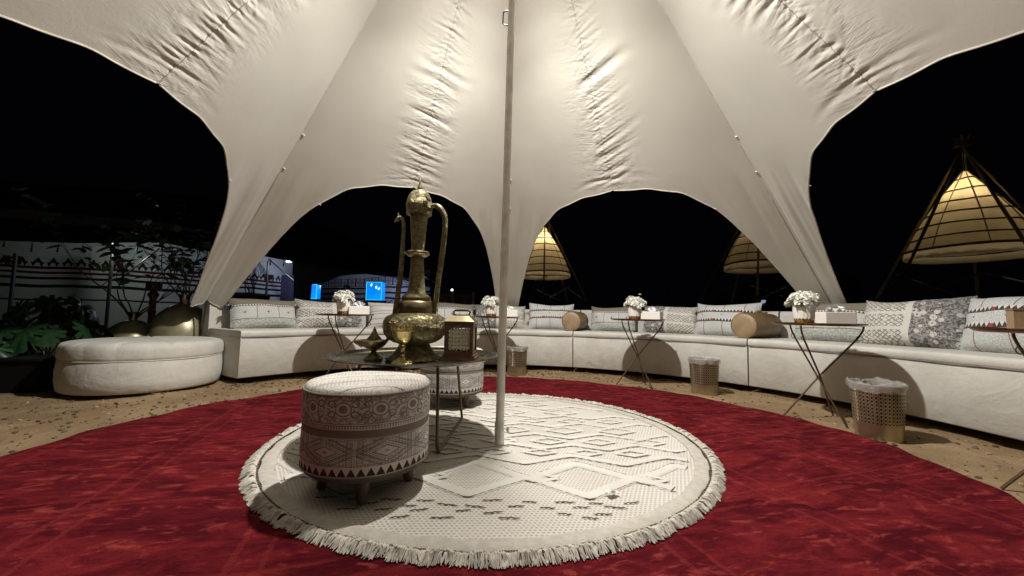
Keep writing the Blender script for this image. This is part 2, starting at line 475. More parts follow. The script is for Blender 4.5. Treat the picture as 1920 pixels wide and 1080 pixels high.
# ------------------------------------------------------------------ setting: sand, carpet
def polar_sheet(radii, n, zf, c=(0, 0)):
    A = np.linspace(0, 2 * PI, n + 1); P = np.zeros((len(radii), n + 1, 3))
    for i, r in enumerate(radii):
        P[i, :, 0] = c[0] + r * np.cos(A); P[i, :, 1] = c[1] + r * np.sin(A)
    P[..., 2] = zf(P[..., 0] - c[0], P[..., 1] - c[1]); P[:, -1] = P[:, 0]
    return P
def wav(x, y, f, s):
    r = np.random.default_rng(s); z = 0
    for k in range(7):
        a = r.uniform(0, 2 * PI); ff = f * r.uniform(.5, 1.9)
        z = z + np.sin((x * np.cos(a) + y * np.sin(a)) * ff + r.uniform(0, 6.28))
    return z / 7
def sandz(x, y):
    R = np.hypot(x, y); k = smooth01((R - 2.15) / .35) * (1 - smooth01((R - 6) / 3) * .5)
    return GZ + k * (.014 * wav(x, y, 5, 1) + .014 * wav(x, y, 17, 2) + .008 * wav(x, y, 43, 3)) - .004 * (1 - k)
mb = MB()
radii = np.concatenate([[.01, 1.2, 2.0], np.arange(2.15, 4.6, .035), np.geomspace(4.7, 150, 40)])
mb.grid(polar_sheet(radii, 300, sandz, (CX, CY)))
tag(mb.build('ground', M_SAND, angle=180), kind='structure')

def scatter(name, n, mat, seed, s0, s1, label):
    r = np.random.default_rng(seed); mb = MB()
    t = (1 + 5 ** .5) / 2
    ico = np.array([(-1, t, 0), (1, t, 0), (-1, -t, 0), (1, -t, 0), (0, -1, t), (0, 1, t), (0, -1, -t), (0, 1, -t), (t, 0, -1), (t, 0, 1), (-t, 0, -1), (-t, 0, 1)]) / 1.9
    fs = [(0, 11, 5), (0, 5, 1), (0, 1, 7), (0, 7, 10), (0, 10, 11), (1, 5, 9), (5, 11, 4), (11, 10, 2), (10, 7, 6), (7, 1, 8), (3, 9, 4), (3, 4, 2), (3, 2, 6), (3, 6, 8), (3, 8, 9), (4, 9, 5), (2, 4, 11), (6, 2, 10), (8, 6, 7), (9, 8, 1)]
    for k in range(n):
        az = r.uniform(-20, 215); R = r.uniform(2.26, 3.3) if az < 150 else r.uniform(2.26, 4.0)
        dens = .35 + .65 * (1 / (1 + math.exp(-(az - 60) / 12)))
        if r.uniform() > dens: continue
        x, y = R * math.cos(rad(az)), R * math.sin(rad(az))
        s = s0 + (s1 - s0) * r.uniform() ** 2.5
        q = ico * r.uniform(.6, 1.2, (12, 1)) * np.array([s, s * r.uniform(.6, 1.2), s * .6]); a = r.uniform(0, 6.28)
        q = q @ np.array([[math.cos(a), math.sin(a), 0], [-math.sin(a), math.cos(a), 0], [0, 0, 1]])
        q += np.array([CX + x, CY + y, float(sandz(np.array(x), np.array(y))) + s * .2])
        mb.add(q, fs)
    tag(mb.build(name, mat, angle=20), label, kind='stuff')
scatter('dark_pebbles', 3400, M_STONED, 3, .005, .019, 'scattered dark pebbles on the sand around the carpet')
scatter('pale_pebbles', 700, M_STONEL, 4, .004, .015, 'scattered pale pebbles on the sand around the carpet')

# big red carpet: a soft, slightly wavy disc with a thickness
def carpz(x, y):
    R = np.hypot(x, y); return -.005 + smooth01((R - 1.15) / .3) * (.004 + .006 * wav(x, y, 6, 5) + .0035 * wav(x, y, 19, 6))
edge_r = lambda a: 2.27 + .018 * np.sin(a * 9 + 1) + .014 * np.sin(a * 23) + .03 * np.sin(a * 4 + .6) + .008 * np.sin(a * 51)
n = 420; A = np.linspace(0, 2 * PI, n + 1); rr = np.concatenate([np.linspace(.02, .97, 46), [.985, .995, 1.0]])
P = np.zeros((len(rr) + 1, n + 1, 3))
for i, s in enumerate(rr):
    R = s * edge_r(A); P[i, :, 0] = R * np.cos(A); P[i, :, 1] = R * np.sin(A)
    P[i, :, 2] = carpz(P[i, :, 0], P[i, :, 1]) - (0, .002, .006)[max(0, i - 46)] if i >= 46 else carpz(P[i, :, 0], P[i, :, 1])
P[-1] = P[-2]; P[-1, :, 2] = GZ - .004
P[:, -1] = P[:, 0]
carpet = MB().grid(P).build('red_carpet', M_CARPET, angle=180)
carpet.location = (CX - .03, CY + .02, 0)
tag(carpet, 'large round dark red velvet carpet spread on the sand under the tent', 'carpet')

# ------------------------------------------------------------------ white round rug
RX, RY, RR = -.108, 2.268, 1.110
RT = .007
rug = thing('round_rug', 'round cream woven rug with tufted diamonds and a thick fringe', 'rug', (RX, RY, 0))
rug.scale = (1.018, .985, 1)
mb = MB(); mb.grid(polar_sheet(np.linspace(.01, RR - .06, 24), 96, lambda x, y: RT - .004 + .0012 * wav(x, y, 9, 8)))
mb.build('woven_field', M_RUG, rug, angle=180)
mb = MB(); mb.lathe([(RR - .062, .002), (RR - .06, RT + .003), (RR - .04, RT + .006), (RR - .012, RT + .005), (RR, RT), (RR + .004, -.004)], 140, mod=lambda a, z: 1 + .003 * math.sin(31 * a) + .002 * math.sin(57 * a))
mb.build('border_braid', M_RUGBORDER, rug)
mb = MB()
for k in range(300):
    a = 2 * PI * k / 300 + random.uniform(-.004, .004); r = RR + .008
    mb.box((r * math.cos(a), r * math.sin(a), RT + .001), (.012, .011, .006), rz=a + random.uniform(-.5, .5))
mb.build('fringe_knots', M_STITCH, rug, smooth=False)
rug.children[-1]['kind'] = 'stuff'
mb = MB(); r_ = random.Random(11)
NT = 470
for q in range(NT):
    a0 = 2 * PI * (q + r_.uniform(-.3, .3)) / NT; lean = r_.gauss(0, .35) * .02; LT = .046 + r_.uniform(-.008, .008); ht = r_.uniform(.001, .014); sp = r_.uniform(.5, 1.1)
    for k in range(9):
        o = (k / 8 - .5); a = a0 + o * .0135; L = LT + r_.uniform(-.008, .006); bend = r_.gauss(0, .012); h = ht + r_.uniform(0, .010)
        pts = []
        for t in (0, .25, .5, .75, 1):
            aa = a + lean * t + o * .016 * sp * t * t + bend * t * t * (1 - .4 * t); R = RR + .011 + L * t
            pts.append((R * math.cos(aa), R * math.sin(aa), RT + h * math.sin(PI * min(1, t * 1.1 + .05)) - .007 * t))
        w_ = r_.uniform(.0017, .0026); mb.tube(pts, [w_, w_ * 1.1, w_ * 1.2, w_, w_ * .6], 4, cap=False)
mb.build('fringe', M_FRINGE, rug); rug.children[-1]['kind'] = 'stuff'

# tufted bands and their dark cords: wavy rows across the rug
def clip_runs(pts, r):
    run = []; out = []
    for p in pts:
        if math.hypot(p[0], p[1]) < r: run.append(p)
        else:
            if len(run) > 3: out.append(run)
            run = []
    if len(run) > 3: out.append(run)
    return out
def tri_w(x): return abs(((x) % 1) - .5) * 4 - 1      # +1 at integers, -1 at half way
def soft_tri(x):
    return (tri_w(x - .04) + tri_w(x) * 2 + tri_w(x + .04)) / 4
def ribbon(mb, pts, w_, h):
    P = np.array(pts); T = np.gradient(P, axis=0); T /= np.linalg.norm(T, axis=1)[:, None] + 1e-9
    Nn = np.stack([-T[:, 1], T[:, 0]], 1); G_ = []
    for s, z in ((-.55, -.003), (-.5, .5), (-.25, .95), (0, 1), (.25, .95), (.5, .5), (.55, -.003)):
        zz = RT + (h * z if z > 0 else z)
        jit = np.array([math.sin(i * 1.7 + s * 9) * .0014 for i in range(len(P))])
        G_.append(np.concatenate([P + Nn * (s * w_ + jit)[:, None] if not np.isscalar(jit) else P, np.full((len(P), 1), zz - .0006) + (jit * .6)[:, None]], 1))
    mb.grid(np.array(G_), flip=False)
def zig(y0, amp, per, ph, w_=.05, side=-1, cord=True, h=.0026, gaps=0):
    pts = [(x, y0 + amp * soft_tri(x / per + ph) + .006 * math.sin(x * 13 + y0 * 9)) for x in np.arange(-1.02, 1.021, .011)]
    for run in clip_runs(pts, RR - .085):
        mb = MB(); ribbon(mb, run, w_, h); mb.build('tufted_band', M_TUFT, rug, angle=60)
        if cord:
            sub = [run] if not gaps else [run[i:i + int(gaps * .72)] for i in range(0, len(run), gaps)]
            mc = MB()
            for s_ in sub:
                if len(s_) < 3: continue
                mc.tube([(x, y + side * (w_ * .53), RT + .0003 + .0008 * math.sin(x * 210)) for x, y in s_], .0018, 5)
            if mc.v: mc.build('dark_cord', M_STITCH, rug)
def diamond(x0, y0, hw, hh, w_=.03, cord=True, h=.0026):
    if math.hypot(x0, y0) + max(hw, hh) > RR - .09: return
    pts = []
    for k in range(41):
        t = k / 40 * 4; i = int(t) % 4; f = t - int(t)
        c = [(1, 0), (0, 1), (-1, 0), (0, -1), (1, 0)]
        q = (c[i][0] * (1 - f) + c[i + 1][0] * f, c[i][1] * (1 - f) + c[i + 1][1] * f) if k < 40 else (1, 0)
        pts.append((x0 + q[0] * hw, y0 + q[1] * hh))
    mb = MB(); ribbon(mb, pts, w_, h); mb.build('tufted_diamond', M_TUFT, rug, angle=60)
    if cord:
        mc = MB(); mc.tube([(x, y - w_ * .55, RT + .0003) for x, y in pts[21:40]], .0018, 5)
        mc.tube([(x, y - w_ * .5, RT + .0003) for x, y in pts[2:19]], .0018, 5); mc.build('dark_cord', M_STITCH, rug)
# near rows
for j, yy in enumerate((-.915, -.875, -.835, -.795)):
    for k in range(-9, 10):
        x = k * .125 + (j % 2) * .062 + random.uniform(-.015, .015); a = random.choice((.0, .1, .22, -.2, -.1)); yk = yy + random.uniform(-.008, .008); L = random.uniform(.05, .085)
        if math.hypot(x, yk) < RR - .12 and random.random() < .85:
            mb = MB(); mb.tube([(x + t * L * math.cos(a), yk + t * L * math.sin(a) + .002 * math.sin(t * 11 + k), RT + .0006 + .001 * math.sin(t * 25)) for t in np.linspace(-.5, .5, 8)], [.001, .0026, .0016, .0028, .0018, .0026, .002, .001], 5)
            mb.build('dash_cord', M_DASH, rug)
zig(-.66, -.085, .46, .10, .055)
zig(-.50, .085, .46, .10, .055, side=1, gaps=30)
for k in range(-3, 4): diamond((k + .4) * .46 - .184 + .23, -.58, .085, .045, .028)
zig(-.36, .05, .46, .1, .045)
for k in range(-4, 5): diamond(k * .23 + .03, -.265, .085, .04, .026)
zig(-.175, -.04, .34, .2, .042)
for k in range(-4, 5): diamond(k * .27 + .05, -.085, .095, .05, .028)
zig(.01, .04, .37, .3, .042)
for k in range(-4, 5): diamond(k * .31 + .12, .12, .115, .062, .03)
zig(.235, -.045, .37, .0, .045)
for k in range(-4, 5): diamond(k * .25, .335, .09, .045, .028)
zig(.43, .04, .34, .6, .042)
for k in range(-3, 4): diamond(k * .36 + .1, .56, .13, .07, .034)
zig(.69, -.05, .40, .1, .045)
for k in range(-3, 4): diamond(k * .28 + .02, .80, .10, .05, .03)
zig(.92, .03, .4, .1, .04)

# ------------------------------------------------------------------ the star tent
LEGS = [28.6, 90.8, 148.6, 210, 270, 330]
D_T = np.array([0, .4, .8, 1.6, 3, 4, 6, 8.5, 13.5, 21, 30.]); R_T = np.array([4.62, 4.62, 4.6, 4.0, 3.42, 3.10, 2.74, 2.50, 2.25, 2.11, 2.055])
def edgeR(d):
    # smooth monotone curve through the table
    xs = np.linspace(0, 30, 601); ys = np.interp(xs, D_T, R_T)
    ker = np.hanning(111); ker /= ker.sum(); pad = np.pad(ys, 55, mode='edge')
    ys2 = np.convolve(pad, ker, mode='valid'); f = smooth01((xs - 1.5) / 4.0)
    return np.interp(d, xs, ys * (1 - f) + ys2 * f)
FOLD_STYLE = {0: (.30, .34, .10, 1.0), 1: (-.12, .26, .26, .9), 2: (.05, .22, .20, 1.0), 5: (.0, .07, .27, 1.25)}   # tilt, reach on either side, depth
def make_folds(sec):
    r = np.random.default_rng(100 + sec); F = []
    tl, l1, l2, am = FOLD_STYLE.get(sec, (0, .2, .2, 1.0))
    q = .62
    while q < 2.02:                                  # ladder of gathers across the seam, deeper towards the hem
        g_ = (q - .5) / 1.5; sp = r.uniform(.020, .040) * (.75 + .5 * g_)
        env = .35 + .65 * max(0, math.sin(q * 7 + sec) * .6 + .5)
        k1, k2 = r.uniform(.45, 1.15, 2)
        F.append((q, tl + r.uniform(-.10, .10), r.uniform(-.25, .25), sp * r.uniform(.34, .46), r.uniform(.0028, .0062) * (.35 + .9 * g_) * am * env,
                  l1 * k1 * (.35 + .8 * g_), l2 * k2 * (.35 + .8 * g_)))
        q += sp
    for k in range(7):                               # a few long folds
        q = r.uniform(1.2, 1.98)
        F.append((q, tl + r.uniform(-.12, .12), r.uniform(-.3, .3), r.uniform(.013, .022), r.uniform(.004, .0072) * am, l1 * r.uniform(.9, 1.4), l2 * r.uniform(.9, 1.4)))
    for k in range(4):                               # folds running along the hem
        F.append((r.uniform(1.95, 2.02), r.uniform(-.08, .08), .34, r.uniform(.009, .015), r.uniform(.0018, .0036) * am, r.uniform(.2, .5), r.uniform(.2, .5)))
    for k in range(34):                              # thin sharp folds, parallel
        q = .8 + 1.2 * r.uniform() ** .7; g_ = (q - .5) / 1.5
        F.append((q, tl + r.uniform(-.06, .06), r.uniform(-.15, .15), r.uniform(.005, .0085), r.uniform(.0018, .0036) * (.4 + .7 * g_) * am, l1 * r.uniform(.6, 1.25) * (.4 + .7 * g_), l2 * r.uniform(.6, 1.25) * (.4 + .7 * g_)))
    for k in range(90):                              # small crinkles
        q = r.uniform(.8, 2.0); F.append((q, r.uniform(-.7, .7), r.uniform(-1, 1), r.uniform(.004, .007), r.uniform(.0010, .0022), r.uniform(.03, .16), r.uniform(.03, .16)))
    return F
def fold_disp(F, rad_, y):
    d = np.zeros_like(rad_)
    for (q, tilt, cv, sg, am, l1, l2) in F:
        L = np.where(y < 0, l1, l2); e = np.clip(1 - (y / L) ** 2, 0, 1) ** 1.5
        t = (rad_ - q - tilt * y - cv * y * y) / (sg * (1 + 1.5 * np.abs(y) / L * .4))
        d += am * e * (np.exp(-t * t) * 1.15 - .55 * np.exp(-(t - 1.5) ** 2) - .35 * np.exp(-(t + 1.6) ** 2))
    d += .0009 * np.sin(rad_ * 2 * PI / .036 + 2 * np.sin(rad_ * 9)) * np.exp(-(np.abs(y) / .03) ** 1.2) * smooth01((rad_ - .5) / .5)
    return d
canopy = thing('star_tent', 'beige cotton star tent canopy stretched down to six ground corners', 'tent', (AX, AY, 0))
def canopy_pt(leg, sgn, d, R, F, key):
    """d: degrees from the ridge, R: plan distance from the apex (arrays)"""
    half = ((LEGS[(leg + sgn) % 6] - LEGS[leg]) * sgn % 360) / 2
    dd = d * half / 30.0
    a = np.radians(LEGS[leg] + sgn * dd); dr = np.radians(d)
    z = AZ - (.88 * np.cos(dr) + .536 * np.sin(dr)) * R
    # cloth sags inward a little between ridge and seam
    z -= .03 * np.sin(PI * np.clip(d / 30, 0, 1)) * np.sin(PI * np.clip(R / 2.05, 0, 1)) * np.exp(-((R - 1.3) / .8) ** 2)
    y = R * np.sin(np.radians(half - dd)) * sgn * -1
    rr_ = R * np.cos(np.radians(half - dd))
    e = .82 * fold_disp(F, rr_, y) * (1 - .92 * smooth01((R - edgeR(d) + .07) / .07))
    wleg = R * np.sin(dr)
    k = smooth01((R - 2.25) / .5)
    e += k * .0065 * (np.sin(wleg * 52 + key) + .6 * np.sin(wleg * 97 + 2 * key)) * (.6 + .4 * np.sin(R * 3 + key))
    e += k * .010 * np.sin(wleg * 26 + key * 1.7 + R)
    nz = 1 / math.sqrt(1 + .9 ** 2)
    X = (R + e * .66) * np.cos(a); Y = (R + e * .66) * np.sin(a)
    global CUV
    CUV = np.stack([y, rr_], -1)
    return np.stack([X, Y, z + e * nz], -1)
FOLDS = {}
for i in range(6):
    FOLDS[i] = make_folds(i)
HEMS = {}
def edgeRL(leg, d): return np.minimum(edgeR(d), 3.78 if leg == 2 else 9)
for leg in range(6):
    for sgn in (1, -1):
        sec = leg if sgn == 1 else (leg - 1) % 6
        seen = sec in (0, 1, 2, 5)
        if seen:
            D = np.concatenate([np.linspace(0, 4, 22), np.linspace(4, 12, 20)[1:], np.linspace(12, 30, 54)[1:]])
            S1 = np.linspace(0, .75, 26); nr = 262
        else:
            D = np.concatenate([np.linspace(0, 4, 10), np.linspace(4, 30, 16)[1:]]); S1 = np.linspace(0, .75, 8); nr = 40
        Re = edgeRL(leg, D)
        Rm = np.zeros((len(S1) + nr, len(D)))
        Rm[:len(S1)] = S1[:, None]
        t = np.linspace(0, 1, nr + 1)[1:]
        Rm[len(S1):] = .75 + (Re - .75)[None, :] * t[:, None]
        Dm = np.broadcast_to(D[None, :], Rm.shape)
        P = canopy_pt(leg, sgn, Dm, Rm, FOLDS[sec], leg * 1.3 + sgn * .7)
        P[..., 2] = np.maximum(P[..., 2], GZ)
        o = MB().grid(P, CUV, flip=(sgn == 1)).build('fabric_panel', M_TENT, canopy, angle=180)
        HEMS[(leg, sgn)] = P[-1]
        # hem cord along the free edge
        MB().tube([tuple(p) for p in P[-1][2::2]], .0055, 6).build('hem', M_HEM, canopy)
def seam_strip(pts, w_, name='seam'):
    P = np.array(pts); T = np.gradient(P, axis=0); T /= np.linalg.norm(T, axis=1)[:, None]
    side = np.cross(T, np.array([0, 0, 1.])); side /= np.linalg.norm(side, axis=1)[:, None]
    nrm = np.cross(T, side); nrm *= np.where(nrm[:, 2:3] > 0, -1, 1)
    off = nrm * .0025
    Gd = np.array([P + off - side * w_ / 2 - nrm * .003, P + off * 1.3 - side * w_ * .3, P + off * 1.3 + side * w_ * .3, P + off + side * w_ / 2 - nrm * .003])
    MB().grid(Gd).build(name, M_SEAM, canopy)
for leg in range(6):
    sec = leg
    R = np.linspace(.15, 3.75 if leg == 2 else 4.3, 90); z0 = np.zeros_like(R)
    seam_strip(canopy_pt(leg, 1, z0, R, FOLDS[leg], leg * 1.3 + .7), .014)
    R = np.linspace(.15, 2.04, 300); seam_strip(canopy_pt(leg, 1, z0[:1] * 0 + np.full_like(R, 30.), R, FOLDS[leg], leg * 1.3 + .7), .012)
def toggle(p, a):
    mb = MB(); p = Vector(p); t = Vector((math.cos(a), math.sin(a), 0)); q = Vector((-t.y, t.x, 0))
    mb.tube([p + Vector((0, 0, -.006)), p - t * .012 + q * .005 + Vector((0, 0, -.010)), p - t * .020 + Vector((0, 0, -.014)), p - t * .011 - q * .006 + Vector((0, 0, -.011)), p + Vector((0, 0, -.008))], .0032, 6)
    mb.build('toggle', M_TOG, canopy)
for leg in range(6):
    for Rq in (2.14, 2.42):
        toggle(canopy_pt(leg, 1, np.array([0.]), np.array([Rq]), FOLDS[leg], leg * 1.3 + .7)[0], rad(LEGS[leg]) + 1)
    toggle(canopy_pt(leg, 1, np.array([30.]), np.array([2.05]), FOLDS[leg], leg * 1.3 + .7)[0], rad(LEGS[leg] + 30))
    for sgn in (1, -1):
        toggle(canopy_pt(leg, sgn, np.array([9.]), edgeR(np.array([9.])) - .01, FOLDS[leg], leg)[0], rad(LEGS[leg] + sgn * 20) + 2)
# ground stakes of the canopy corners
for leg in range(6):
    a = rad(LEGS[leg]); x, y = 4.6 * math.cos(a), 4.6 * math.sin(a)
    if leg == 2:
        x, y = 3.93 * math.cos(a), 3.93 * math.sin(a); MB().tube([(3.775 * math.cos(a), 3.775 * math.sin(a), AZ - .88 * 3.775), (x, y, GZ + .1)], .007, 8).build('corner_strap', M_DARKMETAL, canopy)
    MB().tube([(x, y, GZ - .1), (x + .04 * math.cos(a), y + .04 * math.sin(a), GZ + .12)], .012, 8).build('stake', M_STEEL, canopy)

# ------------------------------------------------------------------ centre pole and its lamp
pole = thing('tent_pole', 'pale painted steel centre pole standing on the cream rug', 'pole', (PX, PY, RT))
def pp(z): return ((AX - PX) * z / AZ, (AY - PY) * z / AZ, z)
MB().tube([pp(0.11), pp(1.20)], .0225, 20).build('lower_tube', M_POLE, pole)
MB().tube([pp(1.201), pp(2.30)], .0205, 20).build('middle_tube', M_POLE, pole)
MB().tube([pp(2.301), pp(4.10)], .0185, 20).build('upper_tube', M_POLE, pole)
MB().lathe([(0, 0), (.028, 0), (.028, .006), (.0262, .01), (.0258, .115), (.0235, .12), (.0228, .12)], 24).build('foot_sleeve', M_POLE, pole)
mb = MB(); mb.tube([(.02, -.012, .085), (.045, -.02, .085)], .004, 8); mb.tube([(.045, -.02, .072), (.045, -.02, .098)], .0075, 8)
mb.build('clamp_knob', M_WHITE, pole)
mb = MB(); x, y, z = pp(2.41)
mb.tube([(x - .018, y, z + .045), (x - .034, y, z + .045), (x - .046, y, z + .036), (x - .048, y, z - .03), (x - .038, y, z - .042), (x - .018, y, z - .042)], .004, 8)
mb.build('handle_loop', M_DARKMETAL, pole)
pl = thing('pole_lamp', 'small opal lamp clipped high on the tent pole', 'lamp', (LAMP[0], LAMP[1], LAMP[2] + .07))
MB().lathe([(0, .05), (.05, .05), (.065, .03), (.07, 0), (.066, 0), (.06, .026), (0, .04)], 24).build('lamp_cap', M_WHITE, pl)
MB().tube([(-.01, -.01, .04), (-.02, -.10, .06)], .008, 8).build('bracket', M_DARKMETAL, pl)

# ------------------------------------------------------------------ poufs
def make_pouf(label, x, y, rz):
    t = thing('pouf', label, 'pouf', (x, y, RT), rz, 'printed poufs on the round rug')
    R = .243
    wob = lambda a, z: 1 + .006 * math.sin(3 * a + 1) + .004 * math.sin(7 * a)
    prof = [(.0, .082), (.14, .082), (.19, .084), (.222, .092), (.236, .105), (.243, .125), (.2445, .18), (.2435, .25), (.242, .253), (.242, .279), (.2445, .283), (.245, .33), (.244, .385), (.241, .398)]
    dense = []
    for (r0, z0), (r1, z1) in zip(prof, prof[1:]):
        for k in range(3): dense.append((r0 + (r1 - r0) * k / 3, z0 + (z1 - z0) * k / 3))
    dense.append(prof[-1])
    MB().lathe(dense, 72, mod=wob).build('side_cover', M_PSIDE, t, angle=60)
    top = [(.241, .3985), (.238, .410), (.226, .420), (.20, .427), (.15, .433), (.08, .437), (.001, .438)]
    MB().lathe(top, 72, mod=wob).build('top_cushion', M_PTOP, t, angle=60)
    MB().tube([(.2425 * wob(a, 0) * math.cos(a), .2425 * wob(a, 0) * math.sin(a), .4) for a in np.linspace(0, 2 * PI, 72, endpoint=False)], .0042, 6, closed=True).build('piping', M_PIPING, t)
    MB().tube([(.2425 * wob(a, 0) * math.cos(a), .2425 * wob(a, 0) * math.sin(a), .1165) for a in np.linspace(0, 2 * PI, 72, endpoint=False)], .002, 5, closed=True).build('lower_trim', M_PIPING, t)
    for k in range(4):
        a = k * PI / 2 + .55; c, s = math.cos(a), math.sin(a)
        MB().tube([(.150 * c, .150 * s, .088), (.153 * c, .153 * s, .075), (.168 * c, .168 * s, .0)], [.031, .030, .017], 12).build('leg', M_LEGWOOD, t)
    return t
make_pouf('printed drum pouf in front of the brass tray table', -.578, 1.61, rad(74))
make_pouf('printed drum pouf half hidden behind the brass tray table', -.455, 3.03, rad(20))

# ------------------------------------------------------------------ tray table with brassware
TZ = .452
tt = thing('tray_table', 'round hammered brass tray on bent rod legs', 'table', (-.535, 2.18, RT), 0)
def scal(a, z): return 1
MB().lathe([(0, TZ - .004), (.40, TZ - .004), (.415, TZ), (.452, TZ + .011), (.465, TZ + .012), (.467, TZ + .008), (.452, TZ + .004), (.41, TZ - .010), (.40, TZ - .012), (0, TZ - .012)], 96).build('tray', M_TRAY, tt)
MB().lathe([(.385, TZ - .0035), (.392, TZ + .0015), (.399, TZ - .0035)], 96).build('tray_ring', M_BRASSP, tt)
for (dx0, dy0, dx1, dy1) in ((.180, -.235, .222, .40), (-.222, -.40, -.18, .235)):
    zt, zb = TZ - .012, .009
    def pt(f, z, k=0): return (dx0 + (dx1 - dx0) * f + k, dy0 + (dy1 - dy0) * f, z)
    s = 1 if dx0 > 0 else -1
    MB().tube([pt(0.12, zt, -.03 * s), pt(.11, zt * .8, -.025 * s), pt(.012, zb + .03, -.003 * s), pt(.015, zb + .008), pt(.05, zb), pt(.5, zb), pt(.95, zb), pt(.985, zb + .008), pt(.988, zb + .03, -.003 * s), pt(.90, zt * .8, -.025 * s), pt(.89, zt, -.03 * s)], .0085, 8).build('leg_frame', M_BRONZE, tt)
MB().tube([(.17, -.13, .42), (0, -.14, .435), (-.19, -.18, .42)], .006, 8).build('cross_bar', M_BRONZE, tt)
TT = TZ - .004 + RT

ew = thing('ewer', 'tall engraved brass ewer with domed lid standing on the tray', 'ewer', (-.512, 2.055, TT), rad(0))
k_ = 2.06 / 720 * 1.02
def L_(prof, name, mat, n=40, par=ew, mod=None): return MB().lathe(prof, n, mod=mod).build(name, mat, par, angle=50)
L_([(0, 0), (.142, 0), (.146, .006), (.142, .014), (.118, .028), (.092, .055), (.080, .078), (.078, .085)], 'foot', M_BRASS)
L_([(.078, .084), (.11, .093), (.142, .112), (.160, .140), (.166, .172), (.163, .205), (.150, .226), (.118, .240), (.100, .246)], 'body', M_BRASS, 56)
L_([(.100, .245), (.099, .262), (.101, .268), (.099, .276), (.097, .300), (.090, .308), (.074, .312)], 'shoulder_ring', M_BRASSP)
L_([(.074, .311), (.078, .318), (.076, .330), (.066, .338), (.062, .345)], 'neck_ring', M_BRASSP)
L_([(.060, .343), (.050, .352), (.045, .375), (.041, .42), (.036, .48), (.033, .535), (.033, .548)], 'lower_neck', M_BRASS)
L_([(.033, .546), (.052, .552), (.063, .562), (.063, .570), (.052, .578), (.034, .582)], 'collar', M_BRASSP)
L_([(.033, .58), (.034, .60), (.040, .68), (.046, .76), (.0475, .778)], 'upper_neck', M_BRASS)
L_([(.0475, .776), (.066, .778), (.068, .786), (.066, .795), (.069, .800), (.070, .838), (.067, .842), (.064, .862), (.055, .886), (.040, .905), (.020, .915), (.010, .917)], 'lid', M_BRASS, 40)
L_([(.010, .915), (.0145, .920), (.0145, .926), (.011, .934), (.006, .956), (.001, .985), (0, .986)], 'finial', M_BRASSP, 16)
def curve(pts, n=8):
    pts = [Vector(p) for p in pts]; out = []
    for i in range(len(pts) - 1):
        p0, p1, p2, p3 = pts[max(i - 1, 0)], pts[i], pts[i + 1], pts[min(i + 2, len(pts) - 1)]
        for k in range(n):
            t = k / n; out.append(.5 * ((2 * p1) + (p2 - p0) * t + (2 * p0 - 5 * p1 + 4 * p2 - p3) * t * t + (3 * p1 - p0 - 3 * p2 + p3) * t ** 3))
    return out + [pts[-1]]
h = curve([(.062, -.01, .822), (.085, -.012, .828), (.118, -.014, .812), (.141, -.015, .77), (.146, -.015, .70), (.136, -.012, .58), (.118, -.006, .43), (.108, 0, .32), (.104, .0, .235), (.110, 0, .215), (.122, 0, .222), (.122, 0, .24)], 6)
MB().tube(h, [.0125] * 8 + [.0145] * (len(h) - 20) + [.0125] * 6 + [.010] * 6, 12).build('handle', M_BRASS, ew)
MB().tube([(.070, -.05, .845), (.058, -.05, .852), (.045, -.06, .868)], [.007, .010, .004], 8).build('thumb_rest', M_BRASSP, ew)
s_ = curve([(-.10, -.02, .232), (-.098, -.03, .255), (-.088, -.03, .36), (-.078, -.03, .48), (-.074, -.03, .60), (-.073, -.03, .70), (-.077, -.03, .735), (-.090, -.03, .755), (-.104, -.03, .750), (-.108, -.03, .735)], 6)
nS = len(s_)
MB().tube(s_, [.017 - .008 * min(1, i / (nS * .6)) for i in range(nS)], 12).build('spout', M_BRASS, ew)
mb = MB(); mb.tube([(-.100, -.03, .757), (-.104, -.03, .772), (-.102, -.03, .782)], [.006, .004, .001], 8); mb.tube([(-.105, -.03, .748), (-.118, -.03, .738), (-.124, -.03, .728)], [.008, .0065, .003], 8)
mb.build('spout_beak', M_BRASSP, ew)
MB().tube([(-.034, -.01, .565), (-.072, -.028, .565)], .006, 8).build('spout_stay', M_BRASSP, ew)

gb = thing('goblet', 'small engraved brass goblet in front of the ewer', 'goblet', (-.521, 1.865, TT))
L_([(0, 0), (.050, 0), (.053, .004), (.050, .009), (.036, .017), (.018, .028), (.013, .036)], 'foot', M_BRASSG, 28, gb)
M_GOBL = m_brass('bright_brass', (.68, .54, .25), .24)
L_([(.013, .035), (.017, .042), (.013, .050), (.0125, .075), (.018, .081), (.013, .087), (.016, .094)], 'stem', M_GOBL, 24, gb)
L_([(.016, .093), (.034, .106), (.047, .130), (.053, .155), (.055, .158)], 'bowl', M_GOBL, 32, gb)
L_([(.0555, .157), (.058, .165), (.060, .180), (.064, .196), (.066, .198), (.062, .198), (.055, .172), (.045, .13), (.0, .112)], 'engraved_rim', M_BRASSG, 32, gb, mod=lambda a, z: 1 + (.025 * math.sin(14 * a) if z < .162 else 0))

